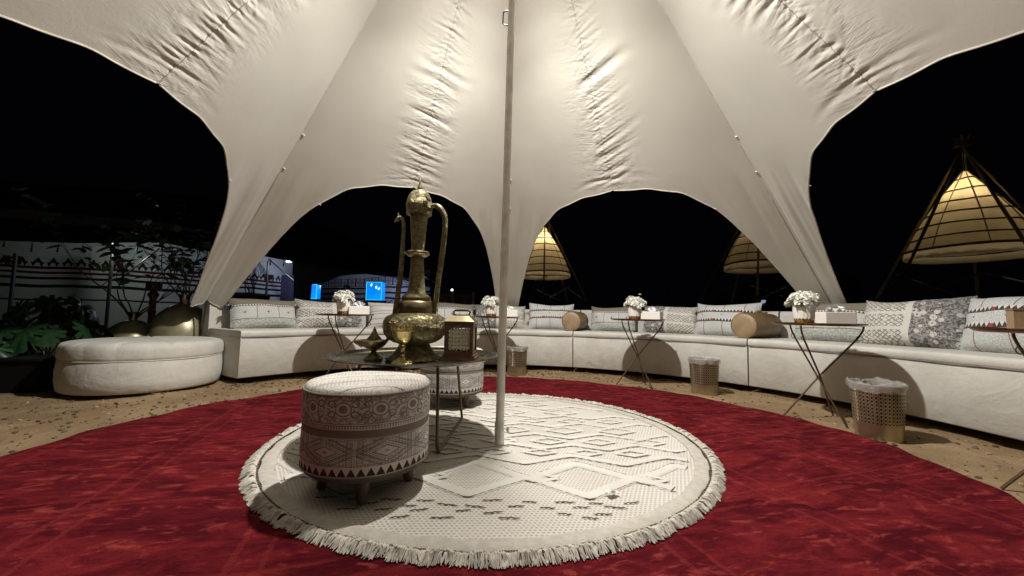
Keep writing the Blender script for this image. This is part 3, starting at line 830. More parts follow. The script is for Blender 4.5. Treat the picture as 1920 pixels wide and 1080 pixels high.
ol = thing('oil_lamp', 'small brass oil lamp with pointed lid at the left of the tray', 'oil lamp', (-.718, 2.03, TT), rad(0))
L_([(0, 0), (.046, 0), (.047, .006), (.038, .014), (.020, .030), (.013, .042), (.016, .048)], 'foot', M_BRASS, 24, ol)
mb = MB()
mb.lathe([(.012, .046), (.045, .062), (.060, .082), (.062, .092), (.052, .098), (.030, .103), (.0, .104)], 32, mod=None)
mb.v = [(x * (1.0 + (.38 if x < 0 else .12) * min(1, abs(x) / .06)), y * (1 - .35 * max(0, -x) / .06), z + (.006 * abs(x) / .06)) for x, y, z in mb.v]
mb.build('bowl', M_BRASSP, ol, angle=60)
MB().tube([(-.060, 0, .080), (-.085, 0, .088), (-.102, 0, .094)], [.020, .015, .011], 12).build('spout', M_BRASSP, ol)
L_([(.036, .103), (.034, .112), (.020, .126), (.014, .142), (.009, .148), (.010, .153), (.004, .164), (0, .172)], 'lid', M_BRASS, 20, ol)
MB().tube(curve([(.055, 0, .092), (.072, 0, .108), (.078, 0, .14), (.076, 0, .185), (.080, 0, .21), (.084, 0, .215)], 5), [.009] * 12 + [.011] * 14, 10).build('handle', M_BRASS, ol)

M_LATT = plain('pale_brass_lattice', (.74, .68, .54), .45, 0)
ln = thing('lantern', 'square lantern of red wood with pierced panels and brass roof', 'lantern', (-.272, 2.105, TT), rad(-3))
hw = .076
mb = MB(); mb.box((0, 0, .009), (.182, .182, .018)); mb.box((0, 0, .023), (.168, .168, .010)); mb.build('base', M_WOOD, ln, smooth=False)
for sx in (-1, 1):
    for sy in (-1, 1): MB().box((sx * (hw - .009), sy * (hw - .009), .110), (.018, .018, .164)).build('corner_post', M_WOOD, ln, smooth=False)
for k in range(4):
    a = k * PI / 2; c, s = math.cos(a), math.sin(a)
    for z in (.038, .182): MB().box((s * (hw - .008), -c * (hw - .008), z), (.116, .015, .020), rz=a).build('rail', M_WOOD, ln, smooth=False)
    mb = MB()                                        # pierced six-fold lattice: crossing bars with real openings
    def lp(u, v): return (s * (hw - .012) + c * u, -c * (hw - .012) + s * u, .110 + v)
    for slope in (0, 1, -1):
        for q in np.arange(-.168, .169, .021):
            if slope == 0:
                if abs(q) > .06: continue
                mb.tube([lp(-.056, q), lp(.056, q)], .0032, 4); continue
            pts = [(u, q + slope * 1.15 * u) for u in np.linspace(-.056, .056, 15)]; pts = [p for p in pts if abs(p[1]) <= .062]
            if len(pts) > 1: mb.tube([lp(*pts[0]), lp(*pts[-1])], .0032, 4)
    mb.build('lattice_panel', M_LATT, ln, smooth=False)
def frus(mb, h0, z0, h1, z1):
    v = [(-h0, -h0, z0), (h0, -h0, z0), (h0, h0, z0), (-h0, h0, z0), (-h1, -h1, z1), (h1, -h1, z1), (h1, h1, z1), (-h1, h1, z1)]
    mb.add(v, [(0, 1, 5, 4), (1, 2, 6, 5), (2, 3, 7, 6), (3, 0, 4, 7), (4, 5, 6, 7), (3, 2, 1, 0)])
mb = MB(); frus(mb, .080, .192, .080, .205); mb.build('roof_band', M_BRASSP, ln, smooth=False)
mb = MB(); frus(mb, .082, .2055, .046, .236); frus(mb, .043, .2365, .043, .242); mb.build('roof', M_BRASSP, ln, smooth=False)
mb = MB(); mb.tube([(-.040, 0, .240), (-.046, 0, .256), (-.036, 0, .264), (.036, 0, .264), (.046, 0, .256), (.040, 0, .240)], .0055, 8); mb.box((0, 0, .2665), (.07, .022, .006))
mb.build('carry_handle', M_BRASSP, ln)
MB().box((0, -(hw + .001), .182), (.012, .006, .012)).build('latch', M_BRASS, ln, smooth=False)

# crumpled tissue on the rug
mb = MB(); r_ = random.Random(5)
P = np.array([[(i * .012 + r_.uniform(-.004, .004) - .02, j * .010 + r_.uniform(-.004, .004) - .012, RT + .010 + r_.uniform(0, .018)) for i in range(5)] for j in range(4)])
o = mb.grid(P).build('paper_scrap', M_TISSUE, smooth=False); o.location = (.40, 1.54, 0); o.rotation_euler = (0, 0, .5)
tag(o, 'small crumpled white paper scrap lying on the cream rug', 'paper')

# ------------------------------------------------------------------ ring sofa
def arc_section(az0, az1, prof, n=26, swell=None, round_=.02):
    """extrude a closed (R, z) profile along the ring, with end caps"""
    mb = MB(); m = len(prof); vs = []; st = []
    N = n
    for k in range(N + 1):
        f = k / N; a = rad(az0 + (az1 - az0) * f)
        for (R, z) in prof:
            dR = 0; 
            if swell: dR = swell(f, R, z)
            vs.append((CX + (R + dR) * math.cos(a), CY + (R + dR) * math.sin(a), z))
    fs = []
    for k in range(N):
        for j in range(m):
            j2 = (j + 1) % m; fs.append((k * m + j, (k + 1) * m + j, (k + 1) * m + j2, k * m + j2))
    fs.append(tuple(range(m))); fs.append(tuple(range(N * m, N * m + m))[::-1])
    return mb.add(vs, fs)
def rprof(R0, R1, z0, z1, r, b=.008, n=4):
    P_ = [(R0 + b, z0), (R1 - b, z0), (R1, z0 + b)]
    for k in range(n + 1): t = k / n * PI / 2; P_.append((R1 - r + r * math.cos(t), z1 - r + r * math.sin(t)))
    for k in range(n + 1): t = PI / 2 + k / n * PI / 2; P_.append((R0 + r + r * math.cos(t), z1 - r + r * math.sin(t)))
    P_.append((R0, z0 + b)); return P_
GAPS = [147.6, 110.1, 72.5, 34.8, -3.4]
NM = ['white curved sofa section beside the round ottoman', 'white curved sofa section behind the ewer and tent pole',
      'white curved sofa section between the two tan bolsters', 'white curved sofa section nearest the camera at the right']
for k in range(4):
    a1, a0 = GAPS[k] - .12, GAPS[k + 1] + .12
    s = thing('sofa_section', NM[k], 'sofa', ringp((a0 + a1) / 2, 3.4, GZ), group='curved sofa sections around the carpet')
    inv = Matrix.Translation(s.location).inverted()
    rs = random.Random(40 + k); ph = rs.uniform(0, 6)
    sw = lambda f, R, z: (-.010 * math.sin(PI * f) * (1 - abs(z - .24) / .24) + .004 * math.sin(f * 17 + ph + z * 7)) if R < 3.2 else 0
    def B(mb, name, mat, **kw):
        mb.v = [tuple(inv @ Vector(v)) for v in mb.v]; return mb.build(name, mat, s, **kw)
    B(arc_section(a0, a1, rprof(2.972, 3.72, .045, .435, .012), swell=sw), 'base', M_SOFA, angle=50)
    B(arc_section(a0, a1, rprof(2.965, 3.72, .4375, .502, .026), swell=lambda f, R, z: (.003 * math.sin(f * 23 + ph)) if R < 3.2 else 0), 'seat_cushion', M_SOFA, angle=50)
    B(MB().tube([ringp(a, 2.9645 - .0095 * math.sin(PI * (a - a0) / (a1 - a0)) * .12, .4365) for a in np.linspace(a0 + .15, a1 - .15, 40)], .0048, 6), 'piping', M_PIPING)
    B(arc_section(a0, a1, rprof(3.725, 3.91, .05, .79, .045)), 'backrest', M_SOFA, angle=50)
    for a in (a0 + 2, (a0 + a1) / 2, a1 - 2):
        for R in (3.06, 3.62): 
            p = ringp(a, R); B(MB().box((p[0], p[1], (GZ + .045) / 2 + .0), (.05, .05, .07)), 'foot', M_BLACK, smooth=False)

# ------------------------------------------------------------------ cushions and bolsters
def cushion_mesh(W, H, T, seed, nx=30, ny=22):
    r = np.random.default_rng(seed); u = np.linspace(-1, 1, nx); v = np.linspace(-1, 1, ny); U, Vv = np.meshgrid(u, v)
    ed = (np.clip(1 - np.abs(U) ** 2.6, 0, 1) * np.clip(1 - np.abs(Vv) ** 2.6, 0, 1)) ** .5
    ph = r.uniform(0, 6.28, 6)
    x = W / 2 * U * (1 - .045 * (1 - Vv ** 2) * np.abs(U) ** 2) ; z = H / 2 * Vv * (1 - .06 * (1 - U ** 2) * np.abs(Vv) ** 2)
    lump = 1 + .10 * np.sin(U * 3.1 + ph[0]) * np.cos(Vv * 2.6 + ph[1]) + .06 * np.sin(U * 6 + ph[2] + Vv * 3)
    crease = .010 * np.sin(U * 9 + Vv * 5 + ph[3]) * (np.abs(U) ** 2) + .008 * np.sin(Vv * 12 + ph[4] + U * 4) * (np.abs(U) ** 3)
    y = -T / 2 * ed * lump - crease * ed
    z = z + .012 * np.sin(U * 2.4 + ph[5]) * (Vv > 0) * Vv - .012 * (Vv > 0) * Vv * (1 - U ** 2)
    Pf = np.stack([x, y, z], -1); Pb = np.stack([x, T / 2 * ed * lump, z], -1)
    UVm = np.stack([(U + 1) / 2, (Vv + 1) / 2], -1)
    mb = MB(); mb.grid(Pf, UVm); mb.grid(Pb, UVm, flip=True); return mb
def tassel(par, x, z, mat, s=1., seed=0):
    r = random.Random(seed); mb = MB()
    for k in range(16):
        a = r.uniform(0, 2 * PI); q = r.uniform(.01, .035) * s; d = r.uniform(.03, .06) * s
        mb.tube([(x, 0, z), (x + q * math.cos(a), q * math.sin(a) - .02, z - d * .3), (x + 1.6 * q * math.cos(a), 1.4 * q * math.sin(a) - .03, z - d)], [.004 * s, .006 * s, .004 * s], 4)
    mb.build('tassel', mat, par)
def cushion(name, label, az, W, H, mat, R=3.52, tilt=18, T=.25, seed=0, roll=0, tas=(), zs=.502):
    p = ringp(az, R)
    t = bpy.data.objects.new(name, None); COL.objects.link(t); t.empty_display_size = .1
    t.matrix_world = Matrix.Translation((p[0], p[1], zs + H / 2 * math.cos(rad(tilt)) - .012)) @ Matrix.Rotation(rad(az - 90), 4, 'Z') @ Matrix.Rotation(-rad(tilt), 4, 'X') @ Matrix.Rotation(rad(roll), 4, 'Y')
    tag(t, label, 'cushion', 'patterned cushions on the ring sofa')
    cushion_mesh(W, H, T, seed).build('cover', mat, t, angle=180)
    for k, (sx, sz, m) in enumerate(tas): tassel(t, sx * W / 2 * .98, sz * H / 2 * .95, m, 1.0, seed * 7 + k)
    return t
Rr, Bb, Yy, Pl = M_TASR, M_TASB, M_TASY, M_TASP
for a in [
    ('cushion', 'grey banded cushion with small crosses at the left end of the sofa', 140.3, .68, .36, M_CA, dict(seed=1, tas=((-1, .55, Bb), (-1, -.9, Bb)), roll=-1)),
    ('cushion', 'half lattice half flower cushion behind the leftmost flower pot', 128.6, .80, .37, M_CB, dict(seed=2, tas=((-1, .55, Pl), (-1, -1, Bb)))),
    ('cushion', 'cream cushion with thin wavy lines left of the tall ewer', 114.6, .80, .36, M_CD, dict(seed=3)),
    ('cushion', 'grey banded cushion just right of the tall ewer behind the lantern', 102.6, .66, .39, M_CA, dict(seed=4, tas=((1, .4, Bb),), roll=1)),
    ('cushion', 'half flower half lattice cushion crossed by the tent pole', 91.2, .76, .37, M_CBM, dict(seed=5, tas=((-1, .6, Bb),))),
    ('cushion', 'toothed cushion with red marks left of the farther tan bolster', 79.0, .66, .40, M_CC, dict(seed=6, tas=((-1, .3, Yy), (-1, -1, Rr)))),
    ('cushion', 'grey banded cushion right of the farther tan bolster', 64.8, .62, .37, M_CA, dict(seed=7, tas=((1, -.9, Bb), (-1, -.9, Bb)))),
    ('cushion', 'half flower half lattice cushion behind the white tissue box on the middle table', 53.0, .68, .38, M_CBM, dict(seed=8, tas=((1, .6, Rr), (1, -1, Rr)), R=3.56)),
    ('cushion', 'toothed cushion with dark red lines left of the nearer tan bolster', 42.2, .70, .41, M_CC, dict(seed=9, tas=((1, .6, Yy),), roll=1)),
    ('cushion', 'grey banded cushion behind the flowers and tissue box at the right', 26.2, .66, .40, M_CA, dict(seed=10, tas=((1, -1, Rr),), R=3.56)),
    ('cushion', 'large half lattice half flower cushion at the far right', 16.7, .70, .42, M_CB, dict(seed=11, tas=((1, -1, Rr), (1, -.8, Yy)))),
    ('cushion', 'toothed cushion cut by the right edge of the picture', 6.3, .62, .42, M_CC, dict(seed=12, R=3.48)),
]: cushion(*a[:6], **a[6])
def bolster(label, az, R0, L, r, yaw):
    p = ringp(az, R0)
    t = thing('bolster', label, 'bolster', (p[0], p[1], .502 + r), rad(az + yaw), 'tan bolsters on the sofa joints')
    def rot(prof): 
        mb = MB(); mb.lathe(prof, 36, mod=lambda a, z: 1 + .012 * math.sin(3 * a + z * 9)); mb.v = [(z, y, x) for x, y, z in mb.v]; mb.f = [f[::-1] for f in mb.f]; return mb
    rot([(r * .96, .006), (r, .02), (r * 1.02, L / 2), (r, L - .02), (r * .93, L)]).build('cover', M_LEATHER, t, angle=60)
    rot([(0, -.012), (r * .6, -.010), (r * .88, -.002), (r * .955, .006)]).build('end_panel', M_LEATHERL, t, angle=60)
    rot([(r * .93, L), (r * .6, L + .01), (0, L + .012)]).build('end_panel', M_LEATHERL, t, angle=60)
    MB().tube([(.007, r * .965 * math.cos(a), r * .965 * math.sin(a)) for a in np.linspace(0, 2 * PI, 32, endpoint=False)], .005, 6, closed=True).build('piping', M_LEATHER, t)
bolster('tan leather bolster on the farther sofa joint', 73.2, 3.05, .52, .128, -6)
bolster('tan leather bolster on the nearer sofa joint behind the right table', 36.2, 3.06, .56, .130, -4)

# ------------------------------------------------------------------ folding side tables with flowers and tissue boxes
def face_cam(p): return math.atan2(p[1], p[0]) - PI / 2      # local x then points to the right as seen from the seats in front
TBZ = .672 - GZ
def make_table():
    t = thing('side_table', 'x', 'table', (0, 0, 0), 0, 'folding copper side tables in front of the sofa')
    MB().lathe([(0, TBZ - .004), (.255, TBZ - .004), (.262, TBZ + .004), (.277, TBZ + .008), (.281, TBZ + .005), (.279, TBZ), (.266, TBZ - .008), (.25, TBZ - .011), (0, TBZ - .011)], 64).build('table_top', M_TABLETOP, t)
    for k, a in enumerate((10, 130, 250)):
        a = rad(a); c, s = math.cos(a), math.sin(a); hz = .305
        off = .009
        px, py = -s * off, c * off
        MB().tube(curve([(.262 * c, .262 * s, TBZ - .012), (.258 * c, .258 * s, TBZ - .04), (.225 * c, .225 * s, TBZ - .10), (.15 * c + px * .35, .15 * s + py * .35, TBZ - .10 - (TBZ - .10 - hz) * .335), (px, py, hz), (-.11 * c + px * .5, -.11 * s + py * .5, hz * .5), (-.22 * c, -.22 * s, .0)], 6), .0062, 8).build('leg_rod', M_BRONZE, t)
        MB().tube([(.238 * c + .018 * math.cos(q) * c, .238 * s + .018 * math.cos(q) * s, TBZ - .085 + .018 * math.sin(q) - .012) for q in np.linspace(0, 2 * PI, 12, endpoint=False)], .0025, 5, closed=True).build('catch_ring', M_BRONZE, t)
    MB().lathe([(.012, .295), (.017, .30), (.017, .312), (.012, .317)], 12).build('hub', M_BRONZE, t)
    return t
petal_me = None
def flower_mesh():
    mb = MB(); r = random.Random(3)
    for ring_, (n, tilt, rad_, ln_) in enumerate(((6, .25, .010, .022), (5, .75, .006, .020), (4, 1.2, .003, .016))):
        for k in range(n):
            a = 2 * PI * k / n + ring_ * .5 + r.uniform(-.15, .15); c, s = math.cos(a), math.sin(a); tl = tilt + r.uniform(-.15, .15)
            def q(l, w_): return (c * (rad_ * .4 + l * math.cos(tl)) - s * w_, s * (rad_ * .4 + l * math.cos(tl)) + c * w_, l * math.sin(tl) + .002 * ring_ - .1 * w_ * w_ / .01)
            w_ = .011 - .002 * ring_
            mb.add([q(0, 0), q(ln_ * .55, w_), q(ln_, w_ * .55), q(ln_ * 1.08, 0), q(ln_, -w_ * .55), q(ln_ * .55, -w_), q(ln_ * .6, 0)], [(0, 1, 6), (1, 2, 6), (2, 3, 6), (3, 4, 6), (4, 5, 6), (5, 0, 6)])
    return mb.mesh('flower', M_PETAL, True, 180)
def leaf_mesh(name, mat, L=1., W=.35, bend=.25):
    n = 6; P = np.zeros((n, 3, 3))
    for i in range(n):
        t = i / (n - 1); w_ = W * (math.sin(PI * min(1, t * .92 + .06)) ** .8) / 2
        for j, q in enumerate((-1, 0, 1)): P[i, j] = (t * L, q * w_, -bend * t * t * L - .12 * abs(q) * w_ * -1)
    return MB().grid(P).mesh(name, mat, True, 180)
FL_ME = flower_mesh(); LEAF_ME = leaf_mesh('leaf', M_LEAF, .06, .028)
def inst(name, me, par, M):
    o = bpy.data.objects.new(name, me); COL.objects.link(o); o.parent = par; o.matrix_local = M; return o
def make_vase(label, loc, rz, seed, nfl=46, sprig=False):
    v = thing('flower_pot', label, 'flower pot', loc, rz, 'white fluted pots of white flowers on the side tables')
    fl = lambda a, z: 1 + .045 * abs(math.sin(9 * a)) - .02
    MB().lathe([(.060, .034), (.064, .05), (.069, .10), (.072, .142), (.071, .148), (.066, .146), (.062, .12), (0, .118)], 108, mod=lambda a, z: fl(a, z) if z < .147 else 1).build('fluted_pot', M_VASE, v, angle=60)
    MB().lathe([(0, 0), (.057, 0), (.0595, .01), (.061, .034)], 108, mod=fl).build('gold_base', M_GOLD, v, angle=60)
    mb = MB()                                       # gold scallops rising from the base
    for k in range(18):
        a = 2 * PI * (k + .5) / 18; r = .0635; c, s = math.cos(a), math.sin(a)
        mb.add([(r * c - s * w_, r * s + c * w_, z) for w_, z in ((-.011, .033), (.011, .033), (.006, .043), (0, .048), (-.006, .043))], [(0, 1, 2, 3, 4)])
    mb.build('gold_scallops', M_GOLD, v, smooth=False)
    r = random.Random(seed)
    for k in range(nfl):
        th = math.acos(1 - r.uniform(0, .92)); a = k * 2.399 + r.uniform(-.3, .3); d = .098 + r.uniform(-.014, .012)
        p = Vector((d * math.sin(th) * math.cos(a), d * math.sin(th) * math.sin(a), .145 + d * math.cos(th) * .92)); nrm = (p - Vector((0, 0, .12))).normalized()
        s_ = r.uniform(1.0, 1.4)
        inst('flower', FL_ME, v, Matrix.Translation(p) @ nrm.to_track_quat('Z', 'X').to_matrix().to_4x4() @ Matrix.Rotation(r.uniform(0, 6), 4, 'Z') @ Matrix.Scale(s_, 4))
    for k in range(18):
        a = r.uniform(0, 6.28); d = r.uniform(.055, .085); p = Vector((d * .6 * math.cos(a), d * .6 * math.sin(a), .15 + r.uniform(-.005, .05)))
        inst('leaf', LEAF_ME, v, Matrix.Translation(p) @ Matrix.Rotation(a, 4, 'Z') @ Matrix.Rotation(-r.uniform(-.3, .7), 4, 'Y') @ Matrix.Scale(r.uniform(.8, 1.2), 4))
    mb = MB()
    for k in range(9):
        a = k * .7; mb.tube([(.02 * math.cos(a), .02 * math.sin(a), .11), (.05 * math.cos(a), .05 * math.sin(a), .19)], .003, 5)
    mb.build('stems', M_LEAF, v)
    if sprig:
        MB().tube([(-.05, 0, .2), (-.06, 0, .27)], .002, 5).build('sprig', M_LEAF, v)
        inst('flower', FL_ME, v, Matrix.Translation((-.06, 0, .272)) @ Matrix.Scale(.7, 4))
    return v
def make_tissue(label, loc, rz):
    t = thing('tissue_box', label, 'tissue box', loc, rz, 'white tissue boxes on the side tables')
    mb = MB(); W_, D_, H_ = .20, .115, .092
    bm_prof = [(0, 0)]
    mb.box((0, 0, H_ / 2), (W_, D_, H_)); o = mb.build('box', M_WHITE, t, smooth=False)
    bv = o.modifiers.new('bevel', 'BEVEL'); bv.width = .005; bv.segments = 2
    MB().box((0, 0, H_ + .0008), (.11, .03, .002)).build('slot', M_BLACK, t, smooth=False)
    r = random.Random(int(loc[0] * 100)); P = np.zeros((7, 9, 3))
    for i in range(7):
        f = i / 6
        for j in range(9):
            u = j / 8 - .5; P[i, j] = (u * (.07 + .05 * f) + .006 * math.sin(j * 2 + i), .012 * math.sin(j * 1.9 + i * .7) * (1 + f) + .02 * f * r.uniform(-.4, 1), H_ + .055 * f * (1 - .45 * abs(u) * 2) + r.uniform(-.003, .003))
    MB().grid(P).build('tissue', M_TISSUE, t, angle=60)
    return t
tb0 = make_table()
TBL = [(131, 'folding copper side table at the left behind the oil lamp', -.02, .125), (92, 'folding copper side table crossed by the tent pole', -.06, .15),
       (54, 'folding copper side table in the middle before the two bolsters', -.03, .145), (17, 'folding copper side table beside the nearest waste bin', -.075, .105),
       (-13, 'folding copper side table cut by the right edge', None, None)]
VL = ['white fluted pot of white flowers on the leftmost side table', 'white fluted pot of white flowers next to the tent pole',
      'white fluted pot of white flowers with a tall sprig on the middle side table', 'white fluted pot of white flowers nearest to the camera at the right']
TL = ['white tissue box on the leftmost side table', 'white tissue box just right of the tent pole', 'white tissue box on the middle side table', 'white tissue box nearest to the camera at the right']
for k, (az, lab, vo, bo) in enumerate(TBL):
    p = ringp(az, 2.47, GZ); rz = face_cam(p)
    t = tb0 if k == 0 else dup(tb0)
    t.location = p; t.rotation_euler = (0, 0, rz); t['label'] = lab
    if vo is None:
        q = (p[0] - .10 * math.cos(rz) , p[1] - .10 * math.sin(rz), GZ + TBZ - .004)
        b = thing('napkin_box', 'tan box on the side table at the right edge', 'box', q, rz + .3)
        MB().box((0, 0, .045), (.13, .09, .09)).build('box', M_LEATHERL, b, smooth=False); MB().box((0, 0, .093), (.134, .094, .008)).build('lid', M_LEATHER, b, smooth=False)
        continue
    def off(d, e): return (p[0] + d * math.cos(rz) - e * math.sin(rz), p[1] + d * math.sin(rz) + e * math.cos(rz), GZ + TBZ - .004)
    make_vase(VL[k], off(vo, .03), random.uniform(0, 6), 60 + k, sprig=(k == 2))
    make_tissue(TL[k], off(bo, -.02 if k != 3 else -.06), rz + (.05, .1, -.35, .55)[k])

# ------------------------------------------------------------------ waste bins
def m_bin():
    g = G('bin_pierced_brass', .38, .85)
    u, v = g.uv(); x, y, z = g.obj()
    a = u * 40; b = v * 46
    k1 = ((a + b).frac() - .5).abs() ; k2 = ((a - b).frac() - .5).abs()
    lat = (k1 < .15).max(k2 < .15).max((b.frac() - .5).abs() < .1)
    n = g.noise(9, 4)
    brass = g.mix(g.ss(n, .3, .7), (.36, .305, .19), (.50, .43, .29))
    hole = (1 - lat) * (z > .10) * (z < .285)
    g.col(g.mix(hole, brass, (.03, .024, .015))); g.rough(hole * .5 + .36)
    g.bump(lat * (z > .10), .6, .004); return g.m
M_BIN = m_bin()
g = G('clear_plastic_bag', .18); g.b.inputs['Alpha'].default_value = .24; g.col((.75, .75, .75)); g.bump(g.noise(38, 4, dist=1.5), .8, .01); M_BAG = g.m
def make_bin(label, az, R, seed, tail=False):
    p = ringp(az, R, GZ)
    t = thing('waste_bin', label, 'bin', p, 1.1 * seed, 'pierced brass waste bins with plastic liners')
    MB().lathe([(0, .004), (.108, .004), (.112, 0), (.114, .008), (.1185, .10), (.130, .285), (.134, .318), (.1365, .324), (.137, .330), (.133, .330), (.127, .285), (.11, .02), (0, .018)], 56).build('pierced_can', M_BIN, t, angle=50)
    r = np.random.default_rng(seed); ph = r.uniform(0, 6.28, 5)
    md = lambda a, z: 1 + .012 * math.sin(5 * a + ph[0]) + .018 * math.sin(13 * a + ph[1] + z * 60) + .010 * math.sin(29 * a + ph[2])
    rim = lambda a: .006 * math.sin(3 * a + ph[3]) + .005 * math.sin(7 * a + ph[4]) + .003 * math.sin(17 * a + ph[0])
    mb = MB(); mb.lathe([(.118, .20), (.125, .29), (.131, .335), (.137, .345), (.1425, .338), (.1435, .318), (.141, .292)], 90, mod=md)
    mb.v = [(x, y, z + rim(math.atan2(y, x)) * (1 if z > .25 else 0)) for x, y, z in mb.v]
    mb.build('liner_bag', M_BAG, t, angle=180)
    if tail:
        mb = MB(); mb.tube(curve([(.137, 0, .33), (.150, .01, .32), (.156, .012, .28), (.162, .02, .22), (.175, .03, .18)], 5), [.012, .012, .01, .012, .016, .018, .012, .01, .014, .012, .010, .012, .016, .014, .010, .012, .015, .012, .008, .006, .004], 7)
        o = mb.build('bag_tail', M_BAG, t, angle=180); o.rotation_euler = (0, 0, -.25 - 1.1 * seed)
    return t
make_bin('pierced brass waste bin with a plastic liner just right of the pole', 86.2, 2.60, 1)
make_bin('pierced brass waste bin with a plastic liner right of the middle side table', 39.3, 2.53, 2)
make_bin('pierced brass waste bin with knotted plastic liner nearest to the camera', 7.5, 2.42, 3, True)

# ------------------------------------------------------------------ round ottoman, pots, plants at the left
ot = thing('ottoman', 'round tufted white ottoman left of the curved sofa', 'ottoman', (-3.345, 3.58, GZ))
ot.scale = (.955, .955, 1)
tuft = lambda a, z: 1 + .004 * math.sin(5 * a) 
MB().lathe([(.0, .03), (.545, .03), (.565, .045), (.578, .12), (.58, .20), (.574, .275), (.568, .290)], 96, mod=tuft).build('base', M_SOFA, ot, angle=60)
def puff(a, z):
    s = abs(math.sin(a * 8)); return 1 + (.010 * s ** .35 - .008 + .003 * math.sin(a * 13)) * (1 if z > .30 else .3) 
prof = [(.566, .293), (.574, .300), (.580, .32), (.580, .375), (.574, .405), (.556, .426), (.52, .437), (.45, .443), (.34, .446), (.22, .448), (.10, .449), (.001, .448)]
mb = MB(); mb.lathe(prof, 176, mod=puff)
def dim(x, y, z):
    if z < .42: return z
    d = 0; a = math.atan2(y, x); r = math.hypot(x, y)
    d += .012 * math.exp(-((math.sin(a * 5.5)) / .12) ** 2) * min(1, r / .2)
    return z - d
mb.v = [(x, y, dim(x, y, z)) for x, y, z in mb.v]; mb.build('tufted_top', M_SOFA, ot, angle=180)
MB().tube([(.5715 * math.cos(a), .5715 * math.sin(a), .2915) for a in np.linspace(0, 2 * PI, 90, endpoint=False)], .0055, 6, closed=True).build('piping', M_SOFA, ot)
for k in range(4):
    a = k * PI / 2 + .6; MB().lathe([(0, 0), (.03, 0), (.03, .04), (0, .04)], 10, c=(.42 * math.cos(a), .42 * math.sin(a), 0)).build('foot', M_BLACK, ot)

def branch(mb, leaves, p, d, L, r, depth, rnd, up=.25, twist=.5):
    pts = [p]; rs = [r]; q = Vector(p); d = Vector(d).normalized(); n = 6
    for i in range(n):
        d = (d + Vector((rnd.uniform(-1, 1), rnd.uniform(-1, 1), rnd.uniform(-.6, 1) * up * 2)) * twist * .35).normalized()
        q = q + d * L / n; pts.append(q.copy()); rs.append(r * (1 - .65 * (i + 1) / n))
        if depth and i > 1 and rnd.random() < .75:
            dd = (d + Vector((rnd.uniform(-1, 1), rnd.uniform(-1, 1), rnd.uniform(-.1, .8))) * .95).normalized()
            branch(mb, leaves, q.copy(), dd, L * rnd.uniform(.4, .65), rs[-1] * .75, depth - 1, rnd, up, twist)
        if depth < 2 and i > 1: leaves.append((q.copy(), d.copy()))
    mb.tube(pts, rs, 5)
def pot_plant(label, loc, prof, neck, mat, seed, nb, L, leafmat, leafscale, leafprob, twist, spread, plantname='potted_branches', cat='vase'):
    t = thing('branch_vase', label, cat, loc)
    MB().lathe(prof, 48).build('vessel', mat, t, angle=50)
    MB().lathe(neck, 28).build('neck', M_BRASSP if mat is M_POT else mat, t, angle=50)
    r = random.Random(seed); mb = MB(); lv = []; z0 = neck[-1][1] - .06
    for k in range(nb):
        a = 2 * PI * k / nb + r.uniform(-.4, .4)
        branch(mb, lv, Vector((.015 * math.cos(a), .015 * math.sin(a), z0)), (spread * math.cos(a), spread * math.sin(a), 1), L * r.uniform(.75, 1.1), .009, 2, r, .2, twist)
    mb.build('branches', M_TWIG, t)
    if leafmat:
        me = leaf_mesh('leaf', leafmat, 1, .5, .2); sel = [x for x in lv if r.random() < leafprob][:240]
        for q, d in sel:
            inst('leaf', me, t, Matrix.Translation(q) @ Matrix.Rotation(r.uniform(0, 6.3), 4, 'Z') @ Matrix.Rotation(r.uniform(-.8, .5), 4, 'Y') @ Matrix.Rotation(r.uniform(-.6, .6), 4, 'X') @ Matrix.Scale(leafscale * r.uniform(.6, 1.3), 4))
    return t
S1_, S2_ = .75, .72
bigp = [(0, 0), (.16, 0), (.25, .03), (.345, .16), (.385, .30), (.388, .42), (.368, .55), (.30, .66), (.20, .735), (.095, .775), (.07, .78)]
pot_plant('large aged brass urn holding dark twisted branches behind the ottoman', (-3.70, 4.35, GZ), [(r * S1_, z) for r, z in bigp], [(.045, .778), (.044, .79), (.046, .865), (.056, .885), (.052, .888), (.042, .865)], M_POT, 21, 7, .75, M_LEAFD, .07, .35, 1.0, .55)
smp = [(0, 0), (.15, 0), (.22, .03), (.30, .16), (.325, .30), (.31, .42), (.25, .51), (.15, .565), (.075, .59), (.05, .592)]
pot_plant('squat aged brass urn with green leafy stems behind the ottoman', (-4.14, 4.22, GZ), [(r * S2_, z) for r, z in smp], [(.037, .590), (.036, .60), (.038, .66), (.048, .68), (.043, .682), (.034, .66)], M_POT, 33, 7, .80, M_LEAFD, .12, .75, .8, .75)
pot_plant('dark wide rimmed planter with bare branches behind the sofa end', (-3.98, 5.85, GZ), [(0, 0), (.16, 0), (.20, .3), (.22, .72)], [(.22, .72), (.25, .90), (.26, .95), (.20, .955), (.18, .9)], M_DARKMETAL, 44, 5, .72, None, 0, 0, 1.0, .4, cat='planter')

tp = thing('torch_stand', 'dark red turned torch stand between the two brass urns', 'torch stand', (-4.35, 4.66, GZ))
MB().lathe([(0, 0), (.12, 0), (.12, .02), (.05, .05), (.035, .1), (.035, .45), (.05, .47), (.035, .49), (.034, .66), (.046, .68), (.034, .70), (.033, .84), (.055, .88), (.055, .90), (.03, .93)], 20).build('turned_post', M_WOOD, tp)
MB().lathe([(.03, .93), (.075, .945), (.078, 1.03), (.085, 1.04), (.08, 1.045), (.0, 1.0)], 24).build('bowl', M_BRASS, tp)

